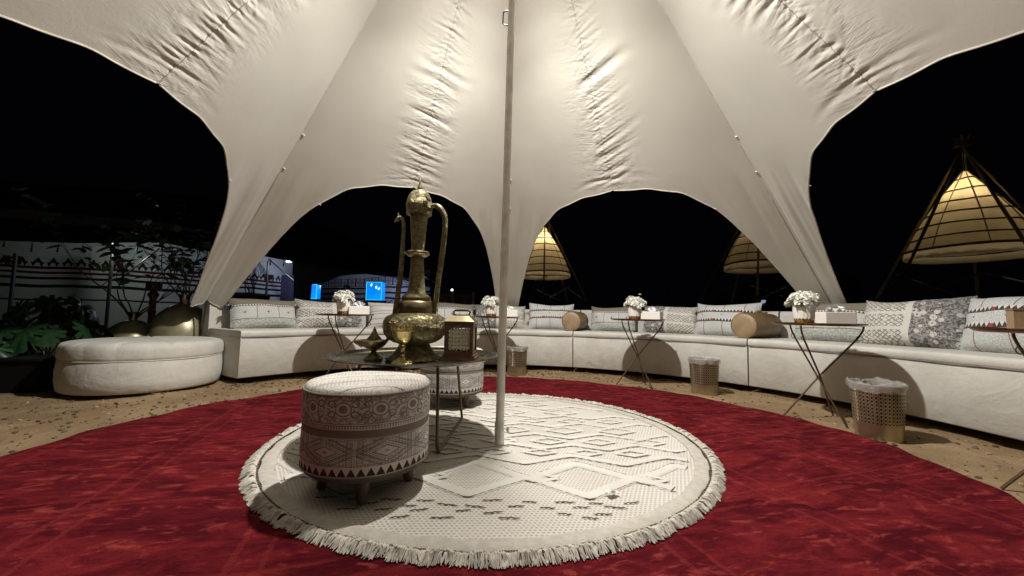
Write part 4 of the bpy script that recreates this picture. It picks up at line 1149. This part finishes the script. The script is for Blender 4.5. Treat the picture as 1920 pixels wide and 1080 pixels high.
def monstera_leaf(seed, S=.3):
    r = random.Random(seed); n = 22; mb = MB(); rim = []
    for i in range(2 * n + 1):
        t = i / (2 * n); a = (t - .5) * 2 * PI * .96
        R = (.55 + .45 * math.cos(a / 2) ** .8) if True else 1
        R *= 1 - .12 * math.cos(a) * 0
        notch = 1
        if abs(a) > .35 and abs(a) < 2.6 and int(i) % 4 == 0: notch = .48
        if abs(a) > .35 and abs(a) < 2.6 and int(i) % 4 in (1, 3): notch = .93
        rr_ = R * notch
        x = rr_ * math.cos(a); y = rr_ * math.sin(a) * .82
        rim.append((x * S + .1 * S, y * S, -.28 * S * (x * x * .9 + y * y * .7) + .03 * S * math.sin(i * 1.3)))
    v = [(0, 0, .02 * S)]; f = []
    mid = [(x * .55, y * .55, z * .35 + .015 * S) for x, y, z in rim]
    m = len(rim); v += mid + rim
    for i in range(m - 1):
        f.append((0, 1 + i, 2 + i)); f.append((1 + i, 1 + m + i, 2 + m + i, 2 + i))
    mb.add(v, f); return mb
def leafy_plant(name, label, loc, seed, n, S, h, spread, mat, kind):
    t = thing(name, label, 'plant', loc); r = random.Random(seed)
    MB().lathe([(0, 0), (.13, 0), (.15, .18), (.16, .26), (.145, .26), (.14, .22), (0, .21)], 24).build('pot', M_BLACK, t)
    mes = [monstera_leaf(seed + k, 1).mesh('leaf', mat, True, 180) for k in range(3)] if kind == 'm' else [leaf_mesh('leaf', mat, 1, .13, .55), leaf_mesh('leaf', mat, 1, .11, .35)]
    for k in range(n):
        a = k * 2.4 + r.uniform(-.3, .3); el = r.uniform(.15, 1); rr_ = spread * (.35 + .65 * (1 - el * .6)) * r.uniform(.6, 1); hz = .25 + h * (.25 + .75 * el) * r.uniform(.8, 1)
        tip = Vector((rr_ * math.cos(a), rr_ * math.sin(a), hz))
        if kind == 'm':
            MB().tube(curve([(0, 0, .2), (tip.x * .35, tip.y * .35, hz * .65), tuple(tip)], 5), .006, 5).build('stalk', M_LEAF, t)
            M_ = Matrix.Translation(tip) @ Matrix.Rotation(a + r.uniform(-.5, .5), 4, 'Z') @ Matrix.Rotation(r.uniform(.5, 1.25), 4, 'Y') @ Matrix.Rotation(r.uniform(-.4, .4), 4, 'X') @ Matrix.Scale(S * r.uniform(.7, 1.15), 4)
        else:
            M_ = Matrix.Translation((0, 0, .22 + r.uniform(0, .15))) @ Matrix.Rotation(a, 4, 'Z') @ Matrix.Rotation(-r.uniform(.25, 1.25), 4, 'Y') @ Matrix.Rotation(r.uniform(-.4, .4), 4, 'X') @ Matrix.Scale(S * r.uniform(.7, 1.15), 4)
        inst('leaf', r.choice(mes), t, M_)
    return t
leafy_plant('monstera_plant', 'broad leaved monstera plant left of the brass urns', (-4.45, 3.72, GZ), 5, 15, .21, .62, .42, M_LEAFD, 'm')
leafy_plant('monstera_plant', 'low broad leaved plant at the lower left behind the trough', (-4.75, 3.40, GZ), 9, 12, .20, .40, .40, M_LEAFD, 'm')
leafy_plant('palm_plant', 'narrow leaved dark plant at the left edge', (-5.15, 3.95, GZ), 12, 26, .62, .5, .3, M_LEAFD, 'p')
leafy_plant('aloe_plant', 'small spiky green plant behind the sofa left of the ewer', (-2.16, 6.35, .40 + GZ), 15, 14, .30, .3, .2, M_LEAF, 'p')
pb = thing('planter_trough', 'black planter trough at the far left beside the ottoman', 'planter', (-4.62, 3.35, GZ), rad(8))
MB().box((0, 0, .13), (1.3, .34, .26)).build('trough', M_BLACK, pb, smooth=False); MB().box((0, 0, .271), (1.34, .38, .02)).build('rim', M_BLACK, pb, smooth=False)
st_ = thing('plant_stand', 'low dark stand under the spiky plant behind the sofa', 'stand', (-2.16, 6.35, GZ))
MB().box((0, 0, .385), (.4, .4, .03)).build('stand_top', M_LEGWOOD, st_, smooth=False)
for sx in (-1, 1):
    for sy in (-1, 1): MB().box((sx * .17, sy * .17, .185), (.04, .04, .37)).build('leg', M_LEGWOOD, st_, smooth=False)

# ------------------------------------------------------------------ the long tent beyond
def m_tentwall(name, bands, pat, kind):
    g = G(name, .9, spec=.1); u, v = g.uv(); n = g.noise(1.2, 4)
    col = g.mix(g.ss(n, .3, .7), (.33, .34, .335), (.42, .43, .425))
    wv = v + (u * 2.3).sin() * .012 + (u * 7.1).sin() * .006
    for z, h_, c in bands: col = g.mix((wv - z).abs() < h_, col, c)
    z0, z1 = pat; t = (wv - z0) / (z1 - z0); inb = wv.band(z0, z1)
    if kind == 'tri':
        a = (u * 4.6).tri(); b = (u * 9.2 + .5).tri()
        f = ((t > .42) * (a > (t * .9))).max((t < .5) * (b > (.9 - t * 1.3))); red = ((u * .62).frac() < .16)
        col = g.mix(inb * f, col, (.02, .015, .018)); col = g.mix(inb * red * (g.noise(14, 3) > .42), col, (.05, .01, .015))
    else:
        c = (u * 2.6).frac() - .5; d = c.abs() + (t - .5).abs(); fr = (c.abs() > .42).max((t - .5).abs() > .44)
        f = d.band(.26, .36).max(d < .12).max(fr)
        col = g.mix(inb * f, col, (.02, .018, .025))
    g.col(col).bump(g.noise(60, 3), .2, .01); return g.m
RED = (.055, .008, .014); BLK = (.012, .01, .013)
M_WALLL = m_tentwall('tent_wall_left_cloth', [(1.545, .028, RED), (1.44, .026, RED), (1.32, .028, BLK), (1.15, .034, BLK), (.86, .018, BLK)], (1.575, 1.76), 'tri')
M_WALLR = m_tentwall('tent_wall_right_cloth', [(1.55, .03, BLK), (1.36, .03, BLK), (1.18, .03, BLK), (.9, .012, BLK)], (1.62, 1.9), 'sq')
M_ROOF = plain('black_goat_hair_roof', (.030, .030, .032), .95, var=.3)
M_NAVY = plain('navy_cloth', (.05, .045, .10), .8)
bt = thing('pavilion_tent', 'long black roofed tent with striped pale walls in the far left background', 'tent', (-6.5, 9.5, GZ))
def rel(p, o): return (p[0] - o.location.x, p[1] - o.location.y, p[2] - o.location.z)
def wallstrip(name, pts, z0, z1, mat, par, sag=0.03):
    P = []; U = []; l = 0
    for i in range(len(pts) - 1):
        a, b = Vector(pts[i]), Vector(pts[i + 1]); n = 8; d = (b - a).length
        for k in range(n + (i == len(pts) - 2)):
            q = a.lerp(b, k / n); P.append((q.x, q.y)); U.append(l + d * k / n)
        l += d
    zs = np.linspace(z0, z1, 10)
    G_ = np.array([[rel((x + sag * math.sin(u * 3 + z), y + sag * math.cos(u * 2.3 + z * 2), z), par) for (x, y), u in zip(P, U)] for z in zs])
    UV = np.array([[(u, z) for u in U] for z in zs])
    return MB().grid(G_, UV).build(name, mat, par, angle=180)
wallstrip('side_wall', [(-13.5, 6.6), (-10.59, 7.9), (-8.43, 9.0), (-7.82, 10.2), (-7.1, 11.3), (-6.9, 12.0)], GZ, 2.75, M_WALLL, bt)
wallstrip('back_wall', [(-8.6, 15.4), (-7.61, 14.8), (-5.03, 13.4), (-3.57, 12.5), (-2.5, 11.75)], GZ, 2.05, M_WALLR, bt)
eave = [(-10.2, 5.6, 1.74), (-8.88, 6.2, 1.80), (-8.76, 6.5, 1.82), (-8.19, 7.2, 1.91), (-7.33, 7.9, 2.07), (-6.94, 8.6, 2.03), (-6.40, 9.5, 2.08), (-5.81, 10.2, 2.0), (-4.9, 10.5, 1.92), (-4.15, 10.6, 1.77), (-3.07, 11.0, 1.71), (-2.45, 11.3, 1.66)]
ridge = [(-14.5, 8.6, 3.6), (-13.05, 9.0, 3.66), (-12.7, 9.3, 3.77), (-11.5, 10.2, 3.95), (-10.32, 11.0, 4.1), (-9.4, 11.6, 4.1), (-8.4, 12.1, 4.03), (-7.45, 12.5, 3.95), (-6.4, 12.7, 3.55), (-5.42, 12.8, 3.16), (-3.53, 12.6, 2.28), (-2.55, 12.3, 1.80)]
G_ = np.array([[rel(tuple(np.array(e) * (1 - t) + np.array(r) * t + np.array([0, 0, -.25 * math.sin(PI * t) + .01 * math.sin(i * 2.1 + t * 5)])), bt) for i, (e, r) in enumerate(zip(eave, ridge))] for t in np.linspace(0, 1, 8)])
MB().grid(G_).build('roof', M_ROOF, bt, angle=180)
fl = [(-5.84, 10.2, 2.02), (-5.78, 10.22, .3), (-5.45, 10.27, .3), (-5.42, 10.27, 1.42), (-5.15, 10.32, 1.47), (-4.73, 10.42, 1.68), (-4.12, 10.62, 1.79), (-4.9, 10.52, 1.95)]
mb = MB(); m = len(fl); vs = [rel(p, bt) for p in fl] + [rel((p[0] + .03, p[1] + .05, p[2]), bt) for p in fl]
mb.add(vs, [tuple(range(m)), tuple(range(m, 2 * m))[::-1]] + [(k, (k + 1) % m, m + (k + 1) % m, m + k) for k in range(m)]); mb.build('hanging_flap', M_ROOF, bt, smooth=False)
for (x, y, h_) in ((-8.29, 7.9, 1.9), (-6.88, 10.75, 2.1), (-9.9, 7.6, 1.75)): MB().tube([rel((x, y, GZ), bt), rel((x, y, h_), bt)], .03, 10).build('tent_post', M_DARKMETAL, bt)
for a_, b_ in (((-6.85, 10.7, 2.15), (-6.2, 10.9, 1.55)), ((-8.2, 7.95, 1.25), (-7.6, 8.2, 2.0))): MB().tube([rel(a_, bt), rel(b_, bt)], .018, 8).build('brace', M_DARKMETAL, bt)
r_ = random.Random(2)
for i in range(1, len(eave) - 5):
    for k in range(3):
        t = k / 3; p = [a * (1 - t) + b * t for a, b in zip(eave[i], eave[i + 1])]; L = r_.uniform(.10, .2)
        MB().tube([rel((p[0], p[1] + .05, p[2]), bt), rel((p[0] + .01, p[1] + .05, p[2] - L * .4), bt), rel((p[0], p[1] + .05, p[2] - L), bt)], [.004, .012, .016], 6).build('hanging_tassel', M_BLACK, bt)

def flood(name, label, loc, watts, col):
    t = thing(name, label, 'lamp', loc, 0, 'floodlights under the roof of the far tent')
    MB().box((0, .03, .03), (.12, .05, .09)).build('housing', M_DARKMETAL, t, smooth=False)
    g = G('flood_lens', .3); g.col((.8, .8, .8)).emit((.9, .95, 1.0), 9.0)
    MB().lathe([(0, -.035), (.045, -.02), (.055, 0), (.045, .02), (0, .035)], 16).build('lens', g.m, t)
    o = lamp_light(name + '_light', (loc[0] + .02, loc[1] + .16, loc[2] - .05), watts, col, .05); return t
flood('floodlight', 'small bright floodlight above the purple cabinet of the far tent', (-6.08, 10.35, 2.04), 24, (.72, .80, 1.0))
flood('floodlight', 'small floodlight on the far tent post above the leafy urn', (-8.0, 7.62, 1.955), 15, (.86, 1.0, .95))

cb = thing('cabinet', 'dark purple draped cabinet with a pale panel inside the far tent', 'cabinet', (-7.0, 11.9, GZ))
MB().box((.25, 0, .9), (1.05, .6, 1.8)).build('body', M_NAVY, cb, smooth=False)
MB().box((-.55, -.02, .88), (.52, .5, 1.76)).build('pale_panel', plain('grey_speckled_panel', (.25, .25, .27), .8, var=.5, scale=60), cb, smooth=False)
MB().box((.25, -.31, .9), (.98, .02, 1.7)).build('front_panel', M_NAVY, cb, smooth=False)
def bluebox(label, loc, d, rz):
    t = thing('lit_display', label, 'display', loc, rz, 'glowing blue displays in the far tent')
    g = G('blue_lit_glass', .15); u = g.noise(3, 2); g.col((.02, .1, .3)).emit(g.mix(g.ss(u, .3, .7), (0, .17, .92), (0, .26, 1)), 1.15)
    MB().box((0, 0, d[2] / 2), d).build('glass_case', g.m, t, smooth=False)
    g2 = G('blue_edge', .3); g2.col((.1, .3, .4)).emit((.05, .6, .8), 1.2); mb = MB()
    for sx in (-1, 1): mb.box((sx * (d[0] / 2 + .006), -d[1] / 2 - .004, d[2] / 2), (.012, .012, d[2] + .024))
    for z in (-.0, d[2]): mb.box((0, -d[1] / 2 - .004, z), (d[0], .012, .012))
    mb.build('edge_frame', g2.m, t, smooth=False)
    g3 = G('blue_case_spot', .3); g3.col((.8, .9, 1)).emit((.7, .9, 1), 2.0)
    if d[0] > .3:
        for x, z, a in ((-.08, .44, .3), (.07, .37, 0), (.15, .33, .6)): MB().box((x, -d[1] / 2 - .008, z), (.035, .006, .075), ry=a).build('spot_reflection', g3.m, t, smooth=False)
    MB().box((0, 0, -.55), (d[0] + .1, d[1] + .1, 1.07)).build('stand', M_NAVY, t, smooth=False)
bluebox('narrow glowing blue display left of the far person', (-5.63, 11.0, 1.06), (.16, .3, .40), .1)
bluebox('square glowing blue display right of the far person', (-4.06, 11.45, 1.07), (.44, .3, .52), -.05)
for k, (x, y) in enumerate(((-5.6, 11.4), (-4.06, 11.9))): lamp_light('display_glow', (x, y, 1.45), 9, (.55, .62, 1.0), .12)

# the person in the far tent
def person(label, loc, rz):
    t = thing('person', label, 'person', loc, rz)
    J = [(0, 0, .86), (0, 0, 1.05), (0, -.01, 1.24), (0, -.015, 1.33), (0, -.02, 1.40), (0, -.03, 1.48), (0, -.02, 1.565),
         (-.17, 0, 1.25), (-.21, -.02, 1.02), (-.16, -.16, .90), (.17, 0, 1.25), (.21, -.02, 1.02), (.16, -.17, .92),
         (-.09, 0, .80), (-.10, -.01, .45), (-.10, .02, .08), (-.10, -.13, .03), (.09, 0, .80), (.10, -.01, .45), (.10, .02, .08), (.10, -.13, .03)]
    E_ = [(0, 1), (1, 2), (2, 3), (3, 4), (4, 5), (5, 6), (2, 7), (7, 8), (8, 9), (2, 10), (10, 11), (11, 12), (0, 13), (13, 14), (14, 15), (15, 16), (0, 17), (17, 18), (18, 19), (19, 20)]
    Rd = [.145, .13, .135, .06, .085, .098, .075, .07, .052, .038, .07, .052, .038, .095, .07, .05, .045, .095, .07, .05, .045]
    me = bpy.data.meshes.new('body'); me.from_pydata(J, E_, []); o = bpy.data.objects.new('body', me); COL.objects.link(o); o.parent = t
    me.materials.append(plain('dark_clothes', (.012, .012, .02), .9))
    m = o.modifiers.new('skin', 'SKIN'); 
    for v, q in zip(me.skin_vertices[0].data, Rd): v.radius = (q, q * .8)
    me.skin_vertices[0].data[0].use_root = True
    sb = o.modifiers.new('sub', 'SUBSURF'); sb.levels = 2; sb.render_levels = 2
    skin = plain('brown_skin', (.10, .05, .03), .6)
    MB().lathe([(0, -.10), (.045, -.085), (.068, -.03), (.066, .03), (.04, .07), (0, .08)], 16, c=(0, -.045, 1.47)).build('face', skin, t)
    MB().lathe([(.098, -.02), (.108, .03), (.095, .09), (.05, .128), (0, .135)], 20, c=(0, -.015, 1.47)).build('headscarf', M_BLACK, t)
    for s in (-1, 1): 
        mb = MB(); mb.tube([(s * .16, -.17, .905), (s * .158, -.21, .885), (s * .155, -.25, .86)], [.034, .036, .02], 8)
        for k in range(4): mb.tube([(s * (.14 + k * .013), -.245, .865), (s * (.138 + k * .013), -.28, .845), (s * (.138 + k * .012), -.30, .82)], [.009, .008, .006], 6)
        mb.tube([(s * .135, -.20, .89), (s * .115, -.225, .87), (s * .11, -.25, .85)], [.011, .009, .007], 6); mb.build('hand', skin, t)
person('person in dark clothes standing between the two blue displays in the far tent', (-5.38, 12.5, GZ), .15)

# low fence and its guy rope beyond the sofa
fn = thing('low_fence', 'low brown panel fence with pale posts beyond the sofa', 'fence', (-1.45, 9.0, GZ))
for x in (-.83, -.55 + .62, .55): MB().box((x, -.02, .62), (.05, .05, 1.24)).build('post', M_SEAM, fn, smooth=False)
for x0, x1 in ((-.80, .04), (.10, .52)):
    for k in range(5): MB().box(((x0 + x1) / 2, 0, .12 + k * .236), (x1 - x0, .025, .228)).build('panel_board', plain('brown_board', (.16, .115, .085), .8, var=.3), fn, smooth=False)
bl = thing('bulb_light', 'tiny blue white light on top of the low fence', 'lamp', (-1.40, 8.95, 1.235))
g = G('bulb_glow'); g.emit((.75, .72, 1), 6.0)
MB().lathe([(0, -.005), (.02, 0), (.026, .02), (.016, .04), (0, .045)], 12).build('bulb', g.m, bl); MB().lathe([(0, -.02), (.018, -.02), (.02, 0), (0, 0)], 10).build('socket', M_BLACK, bl)
gr = MB().tube(curve([(-1.42, 8.98, 1.22), (-2.2, 9.6, 1.62), (-2.47, 11.25, 1.66)], 8), .012, 6).build('guy_rope', M_STEEL, None)
tag(gr, 'grey guy rope running from the low fence to the far tent roof', 'rope')

# ------------------------------------------------------------------ cone lamps on bamboo tripods
def m_shade(nm='lamp_shade_cloth', c1=(.52, .42, .27), c2=(.62, .51, .35), t1=(.74, .59, .36), t2=(.82, .68, .45)):
    g = G(nm, .85, spec=.1); u, v = g.uv()
    n = g.noise(5, 4)
    c = g.mix(g.ss(n, .3, .7), c1, c2); g.col(c).bump(g.noise(26, 4, dist=.8), .5, .01)
    tr = g.n('ShaderNodeBsdfTranslucent'); g.put(g.mix(g.ss(n, .3, .7), t1, t2), tr.inputs['Color'])
    mx = g.n('ShaderNodeMixShader'); mx.inputs[0].default_value = .55
    g.L(g.b.outputs[0], mx.inputs[1]); g.L(tr.outputs[0], mx.inputs[2]); g.L(mx.outputs[0], g.out.inputs[0]); return g.m
M_SHADE = m_shade()
M_BAMBOO = plain('bamboo_pole', (.22, .175, .085), .5, var=.3, scale=8); M_BAMBOOD = plain('dark_bamboo_pole', (.045, .03, .02), .5, var=.3, scale=8)
M_ROPE = plain('dark_rope_binding', (.05, .03, .02), .9); M_VAL = m_shade('pale_valance', (.58, .52, .42), (.68, .62, .52), (.80, .70, .52), (.86, .78, .62))
def cone_lamp(label, loc, rz, watts, seed):
    t = thing('cone_lamp', label, 'lamp', loc, rz, 'cloth cone lamps on bamboo tripods')
    zb, zt, R = 1.62, 2.62, .545
    P = [(0, R), (.10, .505), (.25, .445), (.42, .365), (.60, .262), (.78, .155), (.92, .065), (1, .02)]
    def rad_at(f): return float(np.interp(f, [p[0] for p in P], [p[1] for p in P]))
    r = random.Random(seed); ph = r.uniform(0, 6)
    sag = lambda a, z: 1 + .010 * math.sin(5 * a + ph) - .010 * abs(math.sin(4 * a))
    prof = []
    for k in range(25):
        f = k / 24; prof.append((rad_at(f) * (1 + .006 * abs(math.sin(f * 7 * PI))), zb + (zt - zb) * f))
    MB().lathe(prof, 56, mod=sag).build('shade', M_SHADE, t, angle=180)
    for k, f in enumerate((.005, .145, .30, .45, .60, .75, .90)):
        rr_ = rad_at(f) * 1.012 + .004; z = zb + (zt - zb) * f
        MB().tube([(rr_ * sag(a, z) * math.cos(a), rr_ * sag(a, z) * math.sin(a), z + .006 * math.sin(3 * a + k)) for a in np.linspace(0, 2 * PI, 48, endpoint=False)], (.0095 if f > .01 else .015), 6, closed=True).build('rope_band', M_ROPE, t)
    for k in range(8):
        a = k * PI / 4 + .2; MB().tube([((rad_at(f) * sag(a, zb + f) + .008) * math.cos(a), (rad_at(f) * sag(a, zb + f) + .008) * math.sin(a), zb + (zt - zb) * f) for f in np.linspace(0, 1, 10)], .006, 5).build('shade_rib', M_BAMBOO, t)
    MB().lathe([(R * .99, zb - .006), (R * 1.0, zb - .04), (R * 1.01, zb - .085), (R * .97, zb - .10), (R * .92, zb - .05), (R * .93, zb - .01)], 72, mod=lambda a, z: 1 + .012 * math.sin(23 * a + z * 50)).build('valance', M_VAL, t, angle=60)
    g = G('lamp_bulb'); g.emit((1, .82, .5), 12)
    MB().lathe([(0, 2.23), (.035, 2.25), (.04, 2.29), (.02, 2.34), (0, 2.35)], 12).build('bulb', g.m, t)
    MB().tube([(0, 0, 2.35), (0, 0, 2.66), (0, 0, 2.95)], .006, 6).build('flex', M_BLACK, t)
    npole = 5; feet = []
    for k in range(npole):
        a = 2 * PI * k / npole + .35; c, s = math.cos(a), math.sin(a); top = (-.07 * c, -.07 * s, 3.08); bot = (1.42 * c, 1.42 * s, 0)
        pts = [tuple(Vector(top).lerp(Vector(bot), f)) for f in np.linspace(0, 1, 9)]
        MB().tube(pts, [.012 + .003 * (i % 2) + .006 * i / 8 for i in range(9)], 8).build('bamboo_pole', M_BAMBOO if k % 2 == 0 else M_BAMBOOD, t); feet.append((Vector(top), Vector(bot)))
    for k in range(npole):
        a, b = feet[k], feet[(k + 1) % npole]
        p, q = a[0].lerp(a[1], .68), b[0].lerp(b[1], .54); MB().tube([tuple(p), tuple(q)], .011, 6).build('brace', M_BAMBOOD, t)
        MB().tube([tuple(a[0].lerp(a[1], .685) + Vector((0, 0, .02))), tuple(a[0].lerp(a[1], .66))], .034, 8).build('lashing', M_ROPE, t)
    MB().lathe([(.05, 2.93), (.075, 2.95), (.075, 3.0), (.05, 3.02)], 12).build('apex_lashing', M_ROPE, t)
    lamp_light('cone_lamp_light', (loc[0], loc[1], loc[2] + 2.30), watts, (1.0, .84, .56), .04)
    return t
cone_lamp('lit cloth cone lamp on bamboo poles directly behind the tent pole and sofa', (.69, 8.2, GZ), .5, 85, 1)
cone_lamp('lit cloth cone lamp largest and nearest at the right edge', (5.68, 4.72, GZ), 1.55, 95, 2).scale = (1.07, 1.07, 1.0)
cone_lamp('lit cloth cone lamp half hidden by the right tent leg', (4.12, 6.3, GZ), 1.2, 30, 3)

# a dark car parked in the night behind the sofa
M_CAR = plain('black_car_paint', (.012, .008, .010), .18, .3, var=.1)
M_TYRE = plain('tyre_rubber', (.01, .01, .01), .9); M_GLASS = plain('dark_glass', (.01, .012, .014), .05)
car = thing('parked_car', 'dark car with a chrome headlight parked in the night behind the bolster', 'car', (7.42, 10.2, GZ), rad(205))
car.scale = (1, 1, 1.35)
def section(prof, xs, name, mat):
    G_ = []
    for x, (wd, z0, z1, r) in zip(xs, prof):
        row = []
        for k in range(25):
            a = 2 * PI * k / 24; c, s = math.cos(a), math.sin(a); e = .45
            row.append((x, wd * math.copysign(abs(c) ** e, c), (z0 + z1) / 2 + (z1 - z0) / 2 * math.copysign(abs(s) ** e, s)))
        G_.append(row)
    G_ = np.array(G_); mb = MB(); mb.grid(G_); n = 25
    mb.add([tuple(p) for p in G_[0][:-1]], [tuple(range(24))]); mb.add([tuple(p) for p in G_[-1][:-1]], [tuple(range(24))[::-1]])
    return mb.build(name, mat, car, angle=50)
section([(.70, .38, .72, 0), (.84, .28, .90, 0), (.88, .26, .96, 0), (.90, .26, 1.02, 0), (.90, .26, 1.04, 0), (.89, .27, 1.02, 0), (.84, .30, .98, 0), (.74, .42, .90, 0)], [2.25, 2.1, 1.5, .8, -.4, -1.5, -2.1, -2.25], 'body', M_CAR)
section([(.70, 1.0, 1.04, 0), (.68, 1.0, 1.42, 0), (.68, 1.0, 1.56, 0), (.68, 1.0, 1.58, 0), (.66, 1.0, 1.5, 0), (.66, .98, 1.05, 0)], [1.1, .45, -.1, -1.1, -1.8, -2.12], 'cabin', M_GLASS)
for sx in (1.38, -1.38):
    for sy in (.80, -.80):
        mb = MB(); mb.lathe([(.18, -.1), (.33, -.1), (.35, -.06), (.35, .06), (.33, .1), (.18, .1)], 28); mb.v = [(sx + x, sy + z, .35 + y) for x, y, z in mb.v]; w_ = mb.build('wheel', M_TYRE, car)
        mb = MB(); mb.lathe([(0, .06), (.08, .085), (.19, .08), (.19, -.08), (0, -.06)], 20); mb.v = [(sx + x, sy + z, .35 + y) for x, y, z in mb.v]; mb.build('rim', M_STEEL, w_)
for sy in (.62, -.62):
    g = G('headlight_glass', .08, .9); g.col((.3, .33, .4))
    if sy > 0: g.emit((.6, .7, 1), .35)  # emission stands in for a glint on the chrome of this headlight
    mb = MB(); mb.lathe([(0, .06), (.022, .05), (.035, .02), (.035, -.05), (0, -.05)], 18); mb.v = [(2.17 + z, sy + x, .83 + y * .8) for x, y, z in mb.v]; mb.build('headlight', g.m, car)
mb = MB(); mb.box((2.255, 0, .62), (.03, .9, .14)); mb.build('grille', M_STEEL, car, smooth=False)
